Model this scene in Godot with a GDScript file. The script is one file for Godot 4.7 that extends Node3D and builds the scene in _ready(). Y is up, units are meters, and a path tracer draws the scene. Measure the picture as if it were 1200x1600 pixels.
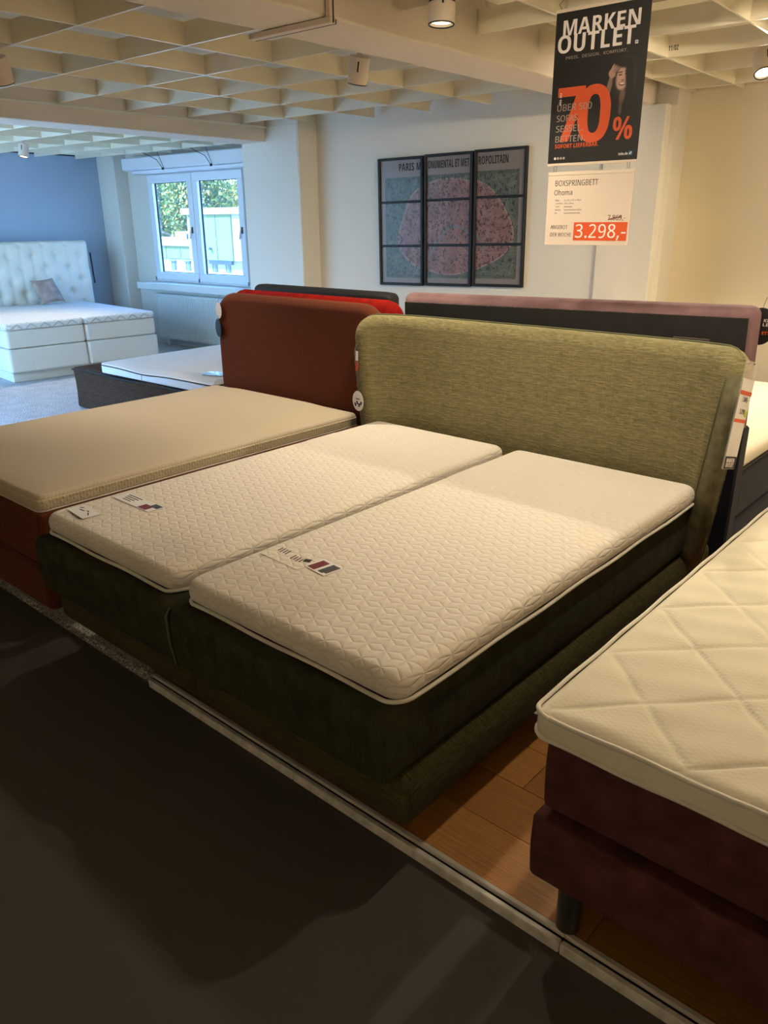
extends Node3D
# Furniture showroom with upholstered beds. World axes follow the green bed (x across it, -z towards its headboard);
# the room itself is turned by TURN against them. y = 0 is the raised display floor, units are metres.

const TURN := 0.0276
const SLAT_Y := 2.545
var rng := RandomNumberGenerator.new()
var taken := {}
var M := {}
var T := {}
var sans: SystemFont
var sans_bold: SystemFont


func _ready() -> void:
	rng.seed = 7
	# ------------------------------------------------------------ camera, sky, sun, exposure
	var cam := Camera3D.new()
	cam.name = "camera"
	cam.fov = 66.93
	cam.near = 0.05
	cam.far = 300.0
	add_child(cam)
	var back := Vector3(0.620, 0.352, 0.702).normalized()
	var right := Vector3(0.751, -0.007, -0.660)
	right = (right - back * right.dot(back)).normalized()
	cam.transform = Transform3D(Basis(right, back.cross(right), back), Vector3(0, 1.70, 0))
	cam.current = true

	var sky_mat := ProceduralSkyMaterial.new()
	sky_mat.sky_top_color = Color(0.36, 0.62, 1.0)
	sky_mat.sky_horizon_color = Color(0.62, 0.84, 1.0)
	sky_mat.ground_bottom_color = Color(0.25, 0.30, 0.32)
	sky_mat.ground_horizon_color = Color(0.55, 0.70, 0.80)
	sky_mat.energy_multiplier = 1.0
	var sky := Sky.new()
	sky.sky_material = sky_mat
	var env := Environment.new()
	env.background_mode = Environment.BG_SKY
	env.background_energy_multiplier = 14.0
	env.sky = sky
	env.tonemap_mode = Environment.TONE_MAPPER_LINEAR
	env.tonemap_exposure = 1.0
	env.sdfgi_enabled = true
	env.ssao_enabled = true
	env.ssil_enabled = true
	var we := WorldEnvironment.new()
	we.name = "environment"
	we.environment = env
	add_child(we)
	var sun := DirectionalLight3D.new()
	sun.name = "sun"
	sun.light_color = Color(0.72, 0.88, 1.0)
	sun.light_energy = 9.0
	sun.light_angular_distance = 0.5
	sun.shadow_enabled = true
	sun.look_at_from_position(Vector3(-20, 30, 25), Vector3.ZERO)
	add_child(sun)

	sans = SystemFont.new()
	sans.font_names = PackedStringArray(["Droid Sans"])
	sans_bold = SystemFont.new()
	sans_bold.font_names = PackedStringArray(["Droid Sans"])
	sans_bold.font_weight = 700
	make_textures()
	make_materials()
	build_shell()
	build_ceiling()
	build_window()
	build_outside()
	build_green_bed()
	build_maroon_bed()
	build_red_bed()
	build_back_beds()
	build_brown_bed()
	build_white_bed()
	build_lamps()
	build_poster()
	build_map()
	build_tags()


# ==================================================================== helpers
func rp(x: float, y: float, z: float) -> Vector3:
	return Vector3(x, y, z).rotated(Vector3.UP, TURN)


func numbered(n: String) -> String:
	if not taken.has(n):
		taken[n] = 0
		return n
	taken[n] += 1
	return "%s_%03d" % [n, taken[n]]


func tag(o: Node3D, label: String, category: String, group := "", kind := "") -> Node3D:
	o.set_meta("label", label)
	if category != "":
		o.set_meta("category", category)
	if group != "":
		o.set_meta("group", group)
	if kind != "":
		o.set_meta("kind", kind)
	return o


func thing(called: String, label: String, category: String, at := Vector3.ZERO, turn := 0.0, group := "") -> Node3D:
	var o := Node3D.new()
	o.name = numbered(called)
	add_child(o)
	o.position = at
	o.rotation.y = turn
	tag(o, label, category, group)
	return o


func structure(called: String, label: String, turn := TURN) -> Node3D:
	var o := Node3D.new()
	o.name = numbered(called)
	add_child(o)
	o.rotation.y = turn
	tag(o, label, called.split("_")[0], "", "structure")
	return o


func part(called: String, mesh: Mesh, m: Material, parent: Node3D, at := Vector3.ZERO, rot := Vector3.ZERO) -> MeshInstance3D:
	var o := MeshInstance3D.new()
	o.name = called
	o.mesh = mesh
	o.material_override = m
	o.position = at
	o.rotation = rot
	if parent == self:
		o.name = numbered(called)
	parent.add_child(o, true)
	return o


func solid(v: PackedVector3Array, idx: PackedInt32Array, uv := PackedVector2Array()) -> ArrayMesh:
	# closed smooth surface: normals from the faces, turned outwards by the sign of the enclosed volume
	var vol := 0.0
	for i in range(0, idx.size(), 3):
		vol += v[idx[i]].dot(v[idx[i + 1]].cross(v[idx[i + 2]]))
	if vol > 0.0:
		for i in range(0, idx.size(), 3):
			var t := idx[i + 1]
			idx[i + 1] = idx[i + 2]
			idx[i + 2] = t
	var n := PackedVector3Array()
	n.resize(v.size())
	for i in range(0, idx.size(), 3):
		var a := idx[i]
		var b := idx[i + 1]
		var c := idx[i + 2]
		var f := (v[c] - v[a]).cross(v[b] - v[a])
		n[a] += f
		n[b] += f
		n[c] += f
	for i in n.size():
		n[i] = n[i].normalized() if n[i].length_squared() > 1e-20 else Vector3.UP
	var arr := []
	arr.resize(Mesh.ARRAY_MAX)
	arr[Mesh.ARRAY_VERTEX] = v
	arr[Mesh.ARRAY_NORMAL] = n
	arr[Mesh.ARRAY_INDEX] = idx
	if uv.size() == v.size():
		arr[Mesh.ARRAY_TEX_UV] = uv
	var m := ArrayMesh.new()
	m.add_surface_from_arrays(Mesh.PRIMITIVE_TRIANGLES, arr)
	return m


func loft(rings: Array) -> ArrayMesh:
	# rings of equal count, bottom to top; both ends are closed with a fan
	var count: int = rings[0].size()
	var v := PackedVector3Array()
	for r in rings:
		v.append_array(r)
	var idx := PackedInt32Array()
	for k in rings.size() - 1:
		for i in count:
			var j := (i + 1) % count
			var a := k * count + i
			var b := k * count + j
			idx.append_array(PackedInt32Array([a, b, a + count, b, b + count, a + count]))
	for e in 2:
		var ring: PackedVector3Array = rings[0] if e == 0 else rings[rings.size() - 1]
		var c := Vector3.ZERO
		for p in ring:
			c += p
		c /= count
		var at := v.size()
		v.append(c)
		var base: int = 0 if e == 0 else (rings.size() - 1) * count
		for i in count:
			var j := (i + 1) % count
			if e == 0:
				idx.append_array(PackedInt32Array([base + j, base + i, at]))
			else:
				idx.append_array(PackedInt32Array([base + i, base + j, at]))
	return solid(v, idx)


func box_mesh(w: float, h: float, d: float, r := 0.004, c := Vector3.ZERO) -> ArrayMesh:
	# chamfered box, flat shaded, centred on c
	var st := SurfaceTool.new()
	st.begin(Mesh.PRIMITIVE_TRIANGLES)
	add_box(st, c, Vector3(w, h, d), r)
	return st.commit()


func quad(st: SurfaceTool, a: Vector3, b: Vector3, c: Vector3, d: Vector3, n: Vector3) -> void:
	var pts := [a, b, c, a, c, d]
	if (b - a).cross(c - a).dot(n) > 0.0:
		pts = [a, c, b, a, d, c]
	for p in pts:
		st.set_normal(n)
		st.add_vertex(p)


func tri(st: SurfaceTool, a: Vector3, b: Vector3, c: Vector3, n: Vector3) -> void:
	var pts := [a, b, c]
	if (b - a).cross(c - a).dot(n) > 0.0:
		pts = [a, c, b]
	for p in pts:
		st.set_normal(n)
		st.add_vertex(p)


func add_box(st: SurfaceTool, c: Vector3, s: Vector3, r := 0.0, basis := Basis.IDENTITY) -> void:
	var h := s * 0.5
	r = minf(r, minf(h.x, minf(h.y, h.z)) * 0.9)
	var f := func(x: float, y: float, z: float) -> Vector3: return c + basis * Vector3(x, y, z)
	for ax in 3:
		for sg in [-1.0, 1.0]:
			var u := (ax + 1) % 3
			var w := (ax + 2) % 3
			var cor := []
			for k in [[-1, -1], [1, -1], [1, 1], [-1, 1]]:
				var p := Vector3.ZERO
				p[ax] = sg * h[ax]
				p[u] = k[0] * (h[u] - r)
				p[w] = k[1] * (h[w] - r)
				cor.append(c + basis * p)
			var n := Vector3.ZERO
			n[ax] = sg
			quad(st, cor[0], cor[1], cor[2], cor[3], basis * n)
	if r <= 0.0:
		return
	for ax in 3:
		var u := (ax + 1) % 3
		var w := (ax + 2) % 3
		for su in [-1.0, 1.0]:
			for sw in [-1.0, 1.0]:
				var cor := []
				for k in [[-1, 0], [1, 0], [1, 1], [-1, 1]]:
					var p := Vector3.ZERO
					p[ax] = k[0] * (h[ax] - r)
					p[u] = su * (h[u] - (r if k[1] == 0 else 0.0))
					p[w] = sw * (h[w] - (0.0 if k[1] == 0 else r))
					cor.append(c + basis * p)
				var n := Vector3.ZERO
				n[u] = su
				n[w] = sw
				quad(st, cor[0], cor[1], cor[2], cor[3], basis * n.normalized())
	for sx in [-1.0, 1.0]:
		for sy in [-1.0, 1.0]:
			for sz in [-1.0, 1.0]:
				var a := Vector3(sx * h.x, sy * (h.y - r), sz * (h.z - r))
				var b := Vector3(sx * (h.x - r), sy * h.y, sz * (h.z - r))
				var d := Vector3(sx * (h.x - r), sy * (h.y - r), sz * h.z)
				tri(st, c + basis * a, c + basis * b, c + basis * d, basis * Vector3(sx, sy, sz).normalized())


func rect_ring(hx: float, hz: float, rad: float, y: float, step: float, nx: int, nz: int, nc: int) -> PackedVector3Array:
	# rounded rectangle with a fixed number of points: nx along each x side, nz along each z side, nc per corner
	var out := PackedVector3Array()
	rad = minf(rad, minf(hx, hz))
	var ix := hx - rad
	var iz := hz - rad
	var sides := [[Vector2(-ix, hz), Vector2(ix, hz), nx, PI * 0.5], [Vector2(hx, iz), Vector2(hx, -iz), nz, 0.0], [Vector2(ix, -hz), Vector2(-ix, -hz), nx, -PI * 0.5], [Vector2(-hx, -iz), Vector2(-hx, iz), nz, -PI]]
	for s in sides:
		var a: Vector2 = s[0]
		var b: Vector2 = s[1]
		var n: int = s[2]
		for i in n:
			var p := a.lerp(b, float(i) / n)
			out.append(Vector3(p.x, y, p.y))
		var ctr := Vector2(signf(b.x) * ix if absf(b.x) > 0 else ix, signf(b.y) * iz)
		match s[3]:
			PI * 0.5: ctr = Vector2(ix, iz)
			0.0: ctr = Vector2(ix, -iz)
			-PI * 0.5: ctr = Vector2(-ix, -iz)
			-PI: ctr = Vector2(-ix, iz)
		for i in nc:
			var ang: float = s[3] - PI * 0.5 * float(i) / nc
			out.append(Vector3(ctr.x + rad * cos(ang), y, ctr.y + rad * sin(ang)))
	return out


func soft_box(w: float, h: float, d: float, r_edge: float, r_corner := 0.04, bulge := 0.0, seg := 0.06, disp = null, crown := 0.0, skew := Vector2.ZERO) -> ArrayMesh:
	# upholstered block standing on y = 0: rounded edges, sides that belly out by bulge, an optional displacement of the top,
	# skew moves the top against the bottom
	var hx := w * 0.5
	var hz := d * 0.5
	var nx := maxi(4, int(w / seg))
	var nz := maxi(4, int(d / seg))
	var nc := 6
	var prof := []    # (inset, y)
	var most := minf(hx, hz) - 0.001
	prof.append(Vector2(most, 0.0))
	prof.append(Vector2(most * 0.5, 0.0))
	for k in 6:
		var a := PI * 0.5 * k / 5.0
		prof.append(Vector2(r_edge * (1.0 - sin(a)), r_edge * (1.0 - cos(a))))
	var mid := 5
	for k in range(1, mid):
		prof.append(Vector2(0.0, lerpf(r_edge, h - r_edge, float(k) / mid)))
	for k in 6:
		var a := PI * 0.5 * k / 5.0
		prof.append(Vector2(r_edge * (1.0 - cos(a)), h - r_edge + r_edge * sin(a)))
	var inner := maxi(2, int((most - r_edge) / seg))
	for k in range(1, inner + 1):
		prof.append(Vector2(lerpf(r_edge, most, float(k) / inner), h))
	var rings := []
	for p in prof:
		var t: float = clampf(p.y / h, 0.0, 1.0)
		var b := bulge * sin(PI * t) if p.x < r_edge else 0.0
		var ins: float = p.x - b
		var ring := rect_ring(hx - ins, hz - ins, maxf(0.0005, r_corner - ins * 0.8), p.y, seg, nx, nz, nc)
		var top: bool = p.y > h - r_edge
		for i in ring.size():
			var q := ring[i]
			if top and crown != 0.0:
				var e := minf(1.0, minf(hx - absf(q.x), hz - absf(q.z)) / 0.12)
				q.y += crown * maxf(0.0, e) * (2.0 - e) if e > 0 else 0.0
			q.x += skew.x * t
			q.z += skew.y * t
			if disp != null:
				q = disp.call(q, t, top)
			ring[i] = q
		rings.append(ring)
	return loft(rings)


func panel(path: PackedVector2Array, y0: float, y1: float, thick: float, r_edge: float, r_corner: float, r_low := 0.02, disp = null, step := 0.05, lean := 0.0, flare := Vector4(0, 1, 1, 0)) -> ArrayMesh:
	# upholstered upright panel: path is its middle line in plan (x, z), left to right; rounded rim and corners; front faces +z
	var cum := PackedFloat32Array([0.0])
	for i in range(1, path.size()):
		cum.append(cum[i - 1] + path[i].distance_to(path[i - 1]))
	var L: float = cum[cum.size() - 1]
	var us := edge_steps(L, r_edge, step)
	var hgt := y1 - y0
	var vs := edge_steps(hgt, r_edge, step)
	var front := PackedVector3Array()
	var rear := PackedVector3Array()
	for v in vs:
		for u in us:
			var i := 1
			while i < cum.size() - 1 and cum[i] < u:
				i += 1
			var f: float = (u - cum[i - 1]) / (cum[i] - cum[i - 1])
			var p := path[i - 1].lerp(path[i], f)
			# tangent smoothed over the neighbours
			var ta := path[maxi(0, i - 1)] - path[maxi(0, i - 2)] if i > 1 else path[1] - path[0]
			var tb := path[i] - path[i - 1]
			var tc := path[mini(path.size() - 1, i + 1)] - path[i] if i < path.size() - 1 else tb
			var tan := ((ta.normalized() + tb.normalized()) * (1.0 - f) + (tb.normalized() + tc.normalized()) * f).normalized()
			var nrm := Vector2(-tan.y, tan.x)
			if nrm.y < 0:
				nrm = -nrm
			var e := minf(u, L - u)
			var top := hgt
			var low := 0.0
			if e < r_corner:
				top = hgt - r_corner + sqrt(maxf(0.0, r_corner * r_corner - (r_corner - e) * (r_corner - e)))
			if e < r_low:
				low = r_low - sqrt(maxf(0.0, r_low * r_low - (r_low - e) * (r_low - e)))
			var y := low + (top - low) * v / hgt
			# distance to the rim
			var dd := minf(e, minf(y - low, top - y))
			if e < r_corner and y > hgt - r_corner:
				dd = minf(dd, r_corner - Vector2(r_corner - e, y - (hgt - r_corner)).length())
			dd = maxf(0.0, dd)
			var half := thick * 0.5
			if dd < r_edge:
				half *= sqrt(maxf(0.0, 1.0 - pow(1.0 - dd / r_edge, 2.0)))
			var off := 0.0
			if disp != null:
				off = disp.call(u - L * 0.5, y) * clampf(dd / r_edge, 0.0, 1.0)
			var lz := lean * y
			var fl := lerpf(flare.y, flare.z, clampf(y / hgt, 0.0, 1.0))
			p.x = flare.x + (p.x - flare.x) * fl
			front.append(Vector3(p.x + nrm.x * (half + off), y0 + y, p.y + nrm.y * (half + off) - lz))
			rear.append(Vector3(p.x - nrm.x * half, y0 + y, p.y - nrm.y * half - lz))
	var v := front.duplicate()
	var nu := us.size()
	var nv := vs.size()
	var map := PackedInt32Array()
	map.resize(nu * nv)
	for j in nv:
		for i in nu:
			var k := j * nu + i
			if i == 0 or j == 0 or i == nu - 1 or j == nv - 1:
				map[k] = k
			else:
				map[k] = v.size()
				v.append(rear[k])
	var idx := PackedInt32Array()
	for j in nv - 1:
		for i in nu - 1:
			var a := j * nu + i
			idx.append_array(PackedInt32Array([a, a + 1, a + nu, a + 1, a + nu + 1, a + nu]))
			idx.append_array(PackedInt32Array([map[a], map[a + nu], map[a + 1], map[a + 1], map[a + nu], map[a + nu + 1]]))
	return solid(v, idx)


func sheet(w: float, d: float, step: float, f) -> ArrayMesh:
	# height field over a rectangle, seen from above
	var nx := int(w / step)
	var nz := int(d / step)
	var v := PackedVector3Array()
	for j in nz + 1:
		for i in nx + 1:
			v.append(f.call(-w * 0.5 + w * i / nx, -d * 0.5 + d * j / nz))
	var n := PackedVector3Array()
	var idx := PackedInt32Array()
	for j in nz + 1:
		for i in nx + 1:
			var a := v[j * (nx + 1) + maxi(i - 1, 0)]
			var b := v[j * (nx + 1) + mini(i + 1, nx)]
			var c := v[maxi(j - 1, 0) * (nx + 1) + i]
			var e := v[mini(j + 1, nz) * (nx + 1) + i]
			n.append((e - c).cross(b - a).normalized())
			if i < nx and j < nz:
				var k := j * (nx + 1) + i
				idx.append_array(PackedInt32Array([k, k + 1, k + nx + 1, k + 1, k + nx + 2, k + nx + 1]))
	var arr := []
	arr.resize(Mesh.ARRAY_MAX)
	arr[Mesh.ARRAY_VERTEX] = v
	arr[Mesh.ARRAY_NORMAL] = n
	arr[Mesh.ARRAY_INDEX] = idx
	var m := ArrayMesh.new()
	m.add_surface_from_arrays(Mesh.PRIMITIVE_TRIANGLES, arr)
	return m


func edge_steps(L: float, r: float, step: float) -> PackedFloat32Array:
	var out := PackedFloat32Array()
	for k in 7:
		out.append(r * (1.0 - cos(PI * 0.5 * k / 6.0)))
	var n := maxi(2, int((L - 2.0 * r) / step))
	for k in range(1, n):
		out.append(r + (L - 2.0 * r) * k / n)
	for k in range(6, -1, -1):
		out.append(L - r * (1.0 - cos(PI * 0.5 * k / 6.0)))
	return out


func smooth_path(pts: PackedVector2Array, n: int) -> PackedVector2Array:
	var c := Curve2D.new()
	for i in pts.size():
		var t := Vector2.ZERO
		if i > 0 and i < pts.size() - 1:
			t = (pts[i + 1] - pts[i - 1]) / 6.0
		c.add_point(pts[i], -t, t)
	var out := PackedVector2Array()
	var L := c.get_baked_length()
	for i in n + 1:
		out.append(c.sample_baked(L * i / n, true))
	return out


func tube(pts: PackedVector3Array, r: float, sides := 8, closed := false) -> ArrayMesh:
	var rings := []
	var n := pts.size()
	var up := Vector3.UP
	for i in n:
		var a: Vector3 = pts[(i - 1 + n) % n] if closed or i > 0 else pts[0]
		var b: Vector3 = pts[(i + 1) % n] if closed or i < n - 1 else pts[n - 1]
		var t := (b - a).normalized()
		var s := t.cross(up)
		if s.length() < 0.2:
			s = t.cross(Vector3.RIGHT)
		s = s.normalized()
		up = s.cross(t).normalized()
		var ring := PackedVector3Array()
		for k in sides:
			var ang := TAU * k / sides
			ring.append(pts[i] + (s * cos(ang) + up * sin(ang)) * r)
		rings.append(ring)
	if closed:
		rings.append(rings[0])
	return loft(rings)


func lathe(prof: Array, sides := 32) -> ArrayMesh:
	# prof: Vector2(radius, y) bottom to top, closed with fans
	var rings := []
	for p in prof:
		var ring := PackedVector3Array()
		for k in sides:
			var a := TAU * k / sides
			ring.append(Vector3(maxf(p.x, 0.0002) * cos(a), p.y, maxf(p.x, 0.0002) * sin(a)))
		rings.append(ring)
	return loft(rings)


func prism(outline: PackedVector2Array, depth: float) -> ArrayMesh:
	# outline in x, y; from z = 0 to -depth; flat shaded
	var st := SurfaceTool.new()
	st.begin(Mesh.PRIMITIVE_TRIANGLES)
	var ids := Geometry2D.triangulate_polygon(outline)
	for i in range(0, ids.size(), 3):
		var a := outline[ids[i]]
		var b := outline[ids[i + 1]]
		var c := outline[ids[i + 2]]
		tri(st, Vector3(a.x, a.y, 0), Vector3(b.x, b.y, 0), Vector3(c.x, c.y, 0), Vector3.BACK)
		tri(st, Vector3(a.x, a.y, -depth), Vector3(b.x, b.y, -depth), Vector3(c.x, c.y, -depth), Vector3.FORWARD)
	var area := 0.0
	for i in outline.size():
		area += outline[i].cross(outline[(i + 1) % outline.size()])
	for i in outline.size():
		var a := outline[i]
		var b := outline[(i + 1) % outline.size()]
		var t := (b - a).normalized()
		var n := Vector3(t.y, -t.x, 0) * signf(area)
		quad(st, Vector3(a.x, a.y, 0), Vector3(b.x, b.y, 0), Vector3(b.x, b.y, -depth), Vector3(a.x, a.y, -depth), n)
	return st.commit()


func lettering(parent: Node3D, s: String, left: float, bottom: float, w: float, h: float, z: float, m: Material, bold := false, called := "lettering") -> MeshInstance3D:
	# flat letters fitted into the box (left, bottom, w, h) of the parent's face; w <= 0 keeps the letters' own width
	var t := TextMesh.new()
	t.font = sans_bold if bold else sans
	t.text = s
	t.font_size = 64
	t.pixel_size = 0.001
	t.depth = 0.002
	t.curve_step = 2.0
	var box := t.get_aabb()
	var o := MeshInstance3D.new()
	o.name = called
	o.mesh = t
	o.material_override = m
	var sy := h / maxf(box.size.y, 1e-6)
	var sx := w / maxf(box.size.x, 1e-6) if w > 0.0 else sy * (-w if w < 0.0 else 1.0)
	o.scale = Vector3(sx, sy, 0.3)
	o.position = Vector3(left - box.position.x * sx, bottom - box.position.y * sy, z)
	parent.add_child(o, true)
	return o


# ==================================================================== textures
func image_tex(w: int, h: int, f: Callable) -> ImageTexture:
	var data := PackedByteArray()
	data.resize(w * h * 3)
	var k := 0
	for y in h:
		for x in w:
			var c: Color = f.call(x, y)
			data[k] = int(clampf(c.r, 0, 1) * 255.0)
			data[k + 1] = int(clampf(c.g, 0, 1) * 255.0)
			data[k + 2] = int(clampf(c.b, 0, 1) * 255.0)
			k += 3
	return ImageTexture.create_from_image(Image.create_from_data(w, h, false, Image.FORMAT_RGB8, data))


func grey_tex(w: int, h: int, vals: PackedFloat32Array, lo := 0.0, hi := 1.0) -> ImageTexture:
	var data := PackedByteArray()
	data.resize(w * h)
	for i in w * h:
		data[i] = int(clampf(lerpf(lo, hi, vals[i]), 0, 1) * 255.0)
	return ImageTexture.create_from_image(Image.create_from_data(w, h, false, Image.FORMAT_L8, data))


func streaks(w: int, h: int, cell: int, thick: int) -> PackedFloat32Array:
	# long horizontal threads of uneven tone, periodic both ways
	var out := PackedFloat32Array()
	out.resize(w * h)
	var n := w / cell
	var row := PackedFloat32Array()
	for y in h:
		if y % thick == 0:
			row = PackedFloat32Array()
			var bias := 0.12 + rng.randf() * 0.26
			for i in n:
				row.append(bias + 0.62 * rng.randf())
		var shift := 0
		for x in w:
			var fx := float((x + shift) % w) / cell
			var i := int(fx)
			out[y * w + x] = lerpf(row[i % n], row[(i + 1) % n], smoothstep(0.0, 1.0, fx - i))
	return out


func noise_vals(n: int, freq: float, oct: int, sd: int, sx := 1.0, sy := 1.0) -> PackedFloat32Array:
	var fn := FastNoiseLite.new()
	fn.seed = sd
	fn.noise_type = FastNoiseLite.TYPE_SIMPLEX_SMOOTH
	fn.frequency = 1.0
	fn.fractal_octaves = oct
	var out := PackedFloat32Array()
	out.resize(n * n)
	for y in n:
		for x in n:
			# torus mapping in the cheap way: cross-fade of two shifted samples
			var u := float(x) / n
			var v := float(y) / n
			var a := fn.get_noise_2d(u * freq * sx, v * freq * sy)
			var b := fn.get_noise_2d((u - 1.0) * freq * sx, v * freq * sy)
			var c := lerpf(a, b, smoothstep(0.75, 1.0, u))
			if v > 0.75:
				var a2 := fn.get_noise_2d(u * freq * sx, (v - 1.0) * freq * sy)
				var b2 := fn.get_noise_2d((u - 1.0) * freq * sx, (v - 1.0) * freq * sy)
				c = lerpf(c, lerpf(a2, b2, smoothstep(0.75, 1.0, u)), smoothstep(0.75, 1.0, v))
			out[y * n + x] = clampf(0.5 + 0.5 * c * 1.4, 0.0, 1.0)
	return out


func make_textures() -> void:
	var n := 512
	# slub linen of the green bed
	var a := streaks(n, n, 32, 2)
	var b := streaks(n, n, 16, 2)
	var lin := PackedFloat32Array()
	lin.resize(n * n)
	for y in n:
		for x in n:
			lin[y * n + x] = a[y * n + x] * 0.7 + b[x * n + y] * 0.3
	T.linen = image_tex(n, n, func(x: int, y: int) -> Color:
		var v: float = pow(lin[y * n + x], 1.4)
		return Color(0.44, 0.47, 0.38).lerp(Color(1.0, 0.97, 0.90), v))
	T.linen_h = grey_tex(n, n, lin)
	# plain woven chenille: fine vertical pile
	var pile := streaks(256, 256, 64, 1)
	var cloud := noise_vals(256, 5.0, 4, 11)
	T.velvet = image_tex(256, 256, func(x: int, y: int) -> Color:
		var v: float = 0.66 + 0.16 * pile[x * 256 + y] + 0.24 * cloud[y * 256 + x]
		return Color(v, v, v))
	# quilted knit with rhombic cells (three rhombi to a hexagon)
	var qw := 166
	var qh := 288
	var side := 96.0
	var seg := []
	for i in range(-2, 4):
		for j in range(-2, 5):
			var c := Vector2(side * sqrt(3.0) * (i + 0.5 * (j & 1)), side * 1.5 * j)
			for k in 6:
				var p := c + Vector2(side, 0).rotated(PI / 6 + k * PI / 3)
				var q := c + Vector2(side, 0).rotated(PI / 6 + (k + 1) * PI / 3)
				if k < 3:
					seg.append([p, q])
				if k % 2 == 0:
					seg.append([c, p])
	var near := []
	for s in seg:
		var mid: Vector2 = (s[0] + s[1]) * 0.5
		if mid.x > -120 and mid.x < qw + 120 and mid.y > -120 and mid.y < qh + 120:
			near.append(s)
	var qv := PackedFloat32Array()
	qv.resize(qw * qh)
	for y in qh:
		for x in qw:
			var p := Vector2(x, y)
			var dm := 1e9
			for s in near:
				var sa: Vector2 = s[0]
				var ab: Vector2 = s[1] - sa
				var t := clampf((p - sa).dot(ab) / ab.length_squared(), 0.0, 1.0)
				dm = minf(dm, (p - sa - ab * t).length_squared())
			var d := sqrt(dm) / 41.0
			qv[y * qw + x] = 1.0 - pow(1.0 - clampf(d, 0, 1), 2.6)
	T.quilt = grey_tex(qw, qh, qv)
	# fine rib knit and its basket border
	var rib := PackedFloat32Array()
	rib.resize(128 * 128)
	for y in 128:
		for x in 128:
			rib[y * 128 + x] = 0.5 + 0.5 * sin(TAU * (x * 8.0 + y * 4.0) / 128.0) * (0.75 + 0.25 * sin(TAU * y * 16.0 / 128.0))
	T.rib = grey_tex(128, 128, rib)
	var bask := PackedFloat32Array()
	bask.resize(128 * 128)
	for y in 128:
		for x in 128:
			var cx := int(x / 16)
			var cy := int(y / 16)
			var lx := (x % 16) / 16.0
			var ly := (y % 16) / 16.0
			bask[y * 128 + x] = sin(PI * lx) * sin(PI * ly) if (cx + cy) % 2 == 0 else 0.15 + 0.2 * sin(PI * lx)
	T.basket = grey_tex(128, 128, bask)
	# dimpled piqué
	var piq := PackedFloat32Array()
	piq.resize(64 * 64)
	for y in 64:
		for x in 64:
			piq[y * 64 + x] = 0.5 + 0.25 * sin(TAU * x * 4.0 / 64.0) + 0.25 * sin(TAU * y * 4.0 / 64.0 + PI * (int(x / 16) % 2))
	T.pique = grey_tex(64, 64, piq)
	# zig-zag quilting of the pale bed's toppers
	var zz := PackedFloat32Array()
	zz.resize(128 * 128)
	for y in 128:
		for x in 128:
			var w := absf(fposmod(x / 64.0, 1.0) - 0.5) * 2.0
			var d := absf(fposmod(y / 32.0 + w * 0.75, 1.0) - 0.5) * 2.0
			zz[y * 128 + x] = 1.0 - pow(d, 5.0)
	T.zigzag = grey_tex(128, 128, zz)
	T.zigzag_c = image_tex(128, 128, func(x: int, y: int) -> Color:
		var v: float = lerpf(0.80, 1.0, zz[y * 128 + x])
		return Color(v, v, v))
	# ribbed rust corduroy-like weave
	var cord := PackedFloat32Array()
	cord.resize(128 * 128)
	for y in 128:
		for x in 128:
			cord[y * 128 + x] = 0.5 + 0.5 * sin(TAU * (x + y) * 8.0 / 128.0) * sin(TAU * (x - y) * 4.0 / 128.0)
	T.cord = grey_tex(128, 128, cord)
	T.cord_c = image_tex(128, 128, func(x: int, y: int) -> Color:
		var v: float = lerpf(0.50, 1.0, cord[y * 128 + x])
		return Color(v, v, v))
	# carpets and plaster
	var cp := noise_vals(512, 52.0, 3, 3)
	var cb := noise_vals(512, 4.0, 4, 5)
	T.carpet_h = grey_tex(512, 512, cp)
	T.carpet_c = image_tex(512, 512, func(x: int, y: int) -> Color:
		var v: float = 0.45 + 0.60 * cp[y * 512 + x] + 0.08 * cb[y * 512 + x]
		return Color(v, v, v))
	T.cloud = image_tex(512, 512, func(x: int, y: int) -> Color:
		var v: float = 0.72 + 0.28 * cb[y * 512 + x]
		return Color(v, v, v))
	var pl := noise_vals(256, 14.0, 5, 9)
	T.plaster_h = grey_tex(256, 256, pl)
	# oak: grain runs along x, the tile is one board wide
	var gr := noise_vals(512, 3.0, 5, 21, 1.0, 16.0)
	var fine := streaks(512, 512, 128, 1)
	T.oak = image_tex(512, 512, func(x: int, y: int) -> Color:
		var g: float = gr[y * 512 + x]
		var ring := 0.5 + 0.5 * sin(g * 26.0)
		var v := 0.55 * g + 0.25 * ring + 0.20 * fine[y * 512 + x]
		return Color(0.55, 0.35, 0.17).lerp(Color(0.82, 0.60, 0.34), v))
	# brown coarse weave
	var wv := streaks(256, 256, 8, 4)
	T.brown = image_tex(256, 256, func(x: int, y: int) -> Color:
		var v: float = 0.45 + 0.75 * wv[y * 256 + x]
		return Color(v, v * 0.97, v * 0.92))
	T.brown_h = grey_tex(256, 256, wv)


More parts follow.
